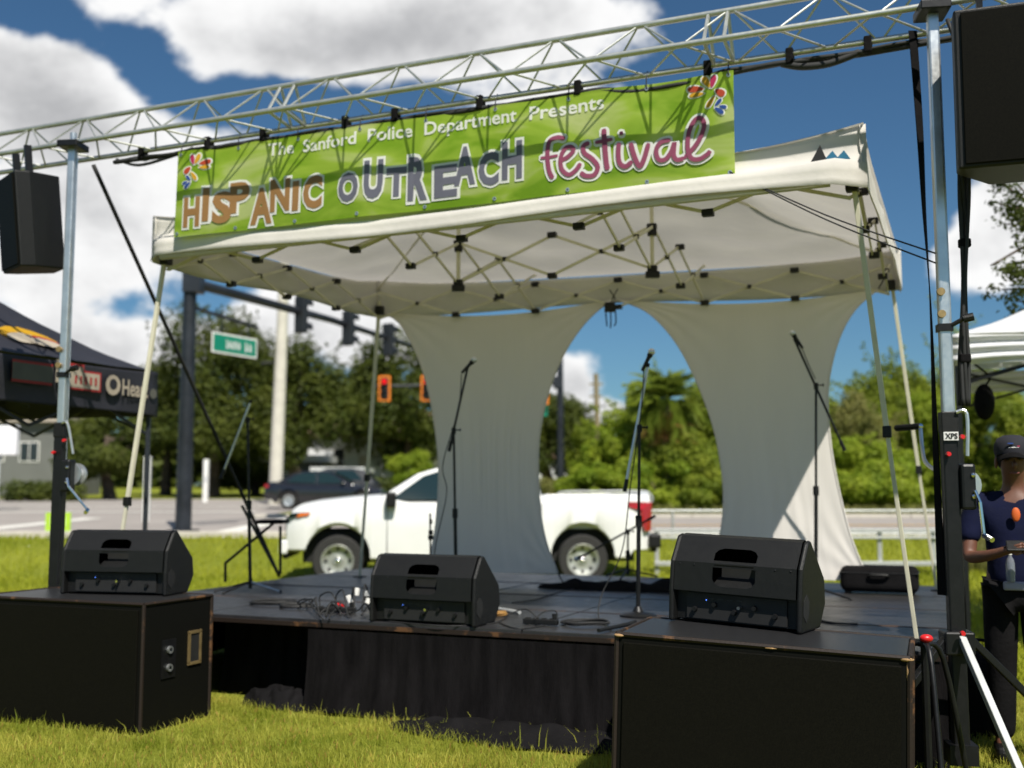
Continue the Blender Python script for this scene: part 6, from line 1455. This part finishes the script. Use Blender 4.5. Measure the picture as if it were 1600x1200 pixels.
# local frame: facing -y (the camera), x to the right of the picture
vb = [((0, 0, 1.02), (.15, .11)), ((0, .01, 1.18), (.145, .10)), ((0, .01, 1.36), (.16, .105)), ((0, .02, 1.47), (.09, .075)), ((0, .01, 1.545), (.055, .055)), ((0, -.02, 1.62), (.07, .082)), ((0, -.025, 1.70), (.078, .095)), ((0, -.01, 1.77), (.06, .078)),
      ((-.19, .02, 1.43), .062), ((-.245, -.01, 1.25), .048), ((-.255, -.06, 1.12), .042), ((-.17, -.20, 1.14), .034), ((-.085, -.29, 1.17), .026), ((-.05, -.315, 1.18), (.032, .016)),
      ((.19, .02, 1.43), .062), ((.25, -.01, 1.25), .048), ((.26, -.06, 1.12), .042), ((.17, -.20, 1.14), .034), ((.085, -.29, 1.17), .026), ((.05, -.315, 1.18), (.032, .016)),
      ((-.095, 0, .93), .10), ((-.105, .0, .5), .068), ((-.11, .02, .10), .045), ((-.115, -.10, .045), .038), ((.095, 0, .93), .10), ((.105, .0, .5), .068), ((.11, .02, .10), .045), ((.115, -.10, .045), .038)]
eb = [(0, 1), (1, 2), (2, 3), (3, 4), (4, 5), (5, 6), (6, 7), (2, 8), (8, 9), (9, 10), (10, 11), (11, 12), (12, 13), (2, 14), (14, 15), (15, 16), (16, 17), (17, 18), (18, 19), (0, 20), (20, 21), (21, 22), (22, 23), (0, 24), (24, 25), (25, 26), (26, 27)]
# fingers curled under the phone, thumbs over it
for sd in (-1, 1):
    h = 13 if sd < 0 else 19
    for k, (dx_, dy_, dz_) in enumerate(((.02, -.035, .02), (.005, -.042, .006), (-.008, -.042, -.01), (-.018, -.036, -.024))):
        b0 = Vector(vb[h][0]); i = len(vb)
        p1 = b0 + Vector((-sd * .018, dy_ * .7, dz_ + .004)); p2 = b0 + Vector((-sd * .045, dy_ * .9, dz_ + .012)); p3 = b0 + Vector((-sd * .05, dy_ * .3, dz_ + .02))
        vb += [(tuple(p1), .0095), (tuple(p2), .0085), (tuple(p3), .0075)]; eb += [(h, i), (i, i + 1), (i + 1, i + 2)]
    b0 = Vector(vb[h - 1][0]); i = len(vb); vb += [(tuple(b0 + Vector((-sd * .022, .0, .028))), .011), (tuple(b0 + Vector((-sd * .05, -.02, .045))), .0095)]; eb += [(h - 1, i), (i, i + 1)]
body = skin_body('body', vb, eb, MT['skin'], man)
# face features
for sd in (-1, 1):
    m = MB(); m.sphere((sd * .030, -.108, 1.685), .009, 10, 8); part(m, 'eye', MT['hair'], man, world=False, smooth=True)
    m = MB(); m.sphere((sd * .088, -.01, 1.665), .028, 10, 8, sc=(.35, .7, 1.15)); part(m, 'ear', MT['skin'], man, world=False, smooth=True)
    m = MB(); m.tube([(sd * .012, -.119, 1.707), (sd * .03, -.118, 1.712), (sd * .05, -.105, 1.706)], .005, 6); part(m, 'eyebrow', MT['hair'], man, world=False)
m = MB(); m.sphere((0, -.122, 1.650), .018, 10, 8, sc=(.8, 1.0, 1.3)); part(m, 'nose', MT['skin'], man, world=False, smooth=True)
m = MB(); m.tube([(-.026, -.103, 1.605), (0, -.110, 1.603), (.026, -.103, 1.605)], [.004, .007, .004], 8); part(m, 'mouth', mat('lips', (.16, .05, .04), .5), man, world=False, smooth=True)
m = MB(); m.sphere((0, .012, 1.70), .098, 16, 12, sc=(.94, 1.02, .98)); part(m, 'hair', MT['hair'], man, world=False, smooth=True)
# clothes
vsh = [((0, 0, .90), (.178, .138)), ((0, .0, 1.08), (.172, .126)), ((0, .01, 1.25), (.172, .122)), ((0, .015, 1.37), (.178, .122)), ((0, .02, 1.465), (.098, .085)), ((-.195, .02, 1.435), .080), ((-.248, -.01, 1.27), .072), ((-.256, -.02, 1.20), .070), ((.195, .02, 1.435), .080), ((.252, -.01, 1.27), .072), ((.262, -.02, 1.20), .070)]
shirt = skin_body('shirt', vsh, [(0, 1), (1, 2), (2, 3), (3, 4), (3, 5), (5, 6), (6, 7), (3, 8), (8, 9), (9, 10)], MT['navy'], man)
vtr = [((0, 0, .99), (.158, .12)), ((-.095, 0, .92), .112), ((-.105, 0, .5), .088), ((-.11, .015, .09), .070), ((.095, 0, .92), .112), ((.105, 0, .5), .088), ((.11, .015, .09), .070)]
skin_body('trousers', vtr, [(0, 1), (1, 2), (2, 3), (0, 4), (4, 5), (5, 6)], MT['black_cloth'], man)
for sd in (-1, 1): m = MB(); m.box((sd * .112, -.05, .05), (.10, .27, .09)); part(m, 'shoe', MT['black_plastic'], man, world=False, bevel=.035, seg=3)
m = MB(); m.lathe([(.100, 1.712), (.104, 1.735), (.099, 1.775), (.082, 1.805), (.048, 1.822), (.001, 1.826)], 22, Matrix.Translation((0, -.008, 0)) @ Matrix.Diagonal((.95, 1.06, 1, 1)), caps=False); cap = part(m, 'cap', mat('cap_cloth', (.012, .012, .018), .9), man, world=False, smooth=True)
m = MB(); m.grid(lambda s, t_: Vector(((s * 2 - 1) * .086 * (1 - .12 * t_), -.092 - .118 * t_ * (1 - .45 * (2 * s - 1) ** 2) + .06 * (2 * s - 1) ** 2, 1.726 - .034 * t_ - .022 * (2 * s - 1) ** 2)), 14, 6); part(m, 'brim', MT['black_cloth'], cap, world=False, smooth=True, solid=.006)
m = MB(); m.grid(lambda s, t_: Vector(((s * 2 - 1) * .045, -.1175 + .035 * (2 * s - 1) ** 2 * .45 + .02 * t_, 1.748 + .034 * t_)), 8, 2); pz = part(m, 'patch', MT['print_white'], cap, world=False)
for k, mt_ in enumerate(('p_blue', 'p_pink')): m = MB(); m.box((-.016 + .034 * k, -.1215 + .012 * k, 1.772 - .016 * k), (.03, .006, .007)); part(m, 'print', MT[mt_], pz, world=False)
m = MB(); m.box((.095, -.128, 1.345), (.052, .006, .04)); part(m, 'chest_print', MT['print_white'], shirt, world=False)
m = MB(); m.sphere((-.005, -.128, 1.37), .034, 10, 8, sc=(.7, .3, 1.2)); part(m, 'collar_tag', mat('orange_cloth', (.62, .11, .012), .7), shirt, world=False, smooth=True)
# phone in his hands
ph = man.matrix_basis @ Vector((0, -.335, 1.205)); m = MB(); m.box((0, 0, 0), (.155, .012, .078), Matrix.Translation(ph) @ Matrix.Rotation(R(-20), 4, 'Z') @ Matrix.Rotation(R(-48), 4, 'X')); single(m, 'phone', MT['black_plastic'], "dark phone held in the person's hands", 'phone', bevel=.006)
# his belt, tool pouch and the bottle clipped to it
m = MB(); m.lathe([(.182, -.02), (.186, -.02), (.186, .022), (.182, .022)], 28, Matrix.Translation((0, 0, .975)) @ Matrix.Diagonal((1, .80, 1, 1)), caps=False); bl_ = part(m, 'belt', MT['black_cloth'], man, world=False, smooth='auto')
m = MB(); m.box((0.03, -.165, .975), (.24, .03, .05)); part(m, 'pouch', mat('lavender_cloth', (.26, .25, .34), .7), bl_, world=False, bevel=.012)
bp = man.matrix_basis @ Vector((-.05, -.185, 1.0)); bo = thing('water_bottle', "small clear bottle at the person's waist", 'bottle', bp)
g_ = NT('clear_plastic'); pp = g_.n('ShaderNodeBsdfPrincipled'); pp.inputs['Transmission Weight'].default_value = .6; pp.inputs['Roughness'].default_value = .12; pp.inputs['Base Color'].default_value = (.35, .38, .45, 1); g_.l(pp.outputs[0], g_.out.inputs[0])
m = MB(); m.lathe([(.022, 0), (.024, .01), (.024, .10), (.020, .12), (.010, .14), (.010, .15)], 16, Matrix.Translation(bp)); part(m, 'flask', g_.m, bo, smooth='auto')
m = MB(); m.lathe([(.012, .148), (.012, .165)], 12, Matrix.Translation(bp)); part(m, 'bottle_cap', MT['white_plastic'], bo)

# black bag shapes added to darken the sunlit grass beside the mast
def shade_filler(label, c, w, d, h, rz):
    t = thing('shade_filler', label, 'bag', c, rz, 'added dark bag shapes by the right mast'); rnd = random.Random(int(w * 1000))
    def fn(a, b):
        th = a * 2 * math.pi; ph = (b - .5) * math.pi; ex = .45
        sg = lambda v, e: math.copysign(abs(v) ** e, v)
        p = Vector((w / 2 * sg(math.cos(th), ex) * sg(math.cos(ph), ex), d / 2 * sg(math.sin(th), ex) * sg(math.cos(ph), ex), h / 2 + h / 2 * sg(math.sin(ph), ex)))
        return p * (1 + .05 * noise.noise((p.x * 9, p.y * 9, p.z * 9)))
    m = MB(); m.grid(fn, 28, 16); part(m, 'shell', MT['black_cloth'], t, world=False, smooth=True)
    m = MB(); m.tube(catmull([(-w * .22, 0, h * .97), (-w * .16, 0, h * 1.12), (w * .16, 0, h * 1.12), (w * .22, 0, h * .97)], 5), .012, 6); part(m, 'handle', MT['black_cloth'], t, world=False)
p = atz(1535, 1150, 0); shade_filler('tall black bag shape added to darken the grass beside the right mast strut', (p.x, p.y, -.01), .34, .30, .52, R(-10))
p = atz(1462, 1120, 0); shade_filler('low black bag shape added for darkness between the right subwoofer and the mast', (p.x, p.y, -.01), .26, .40, .34, R(20))
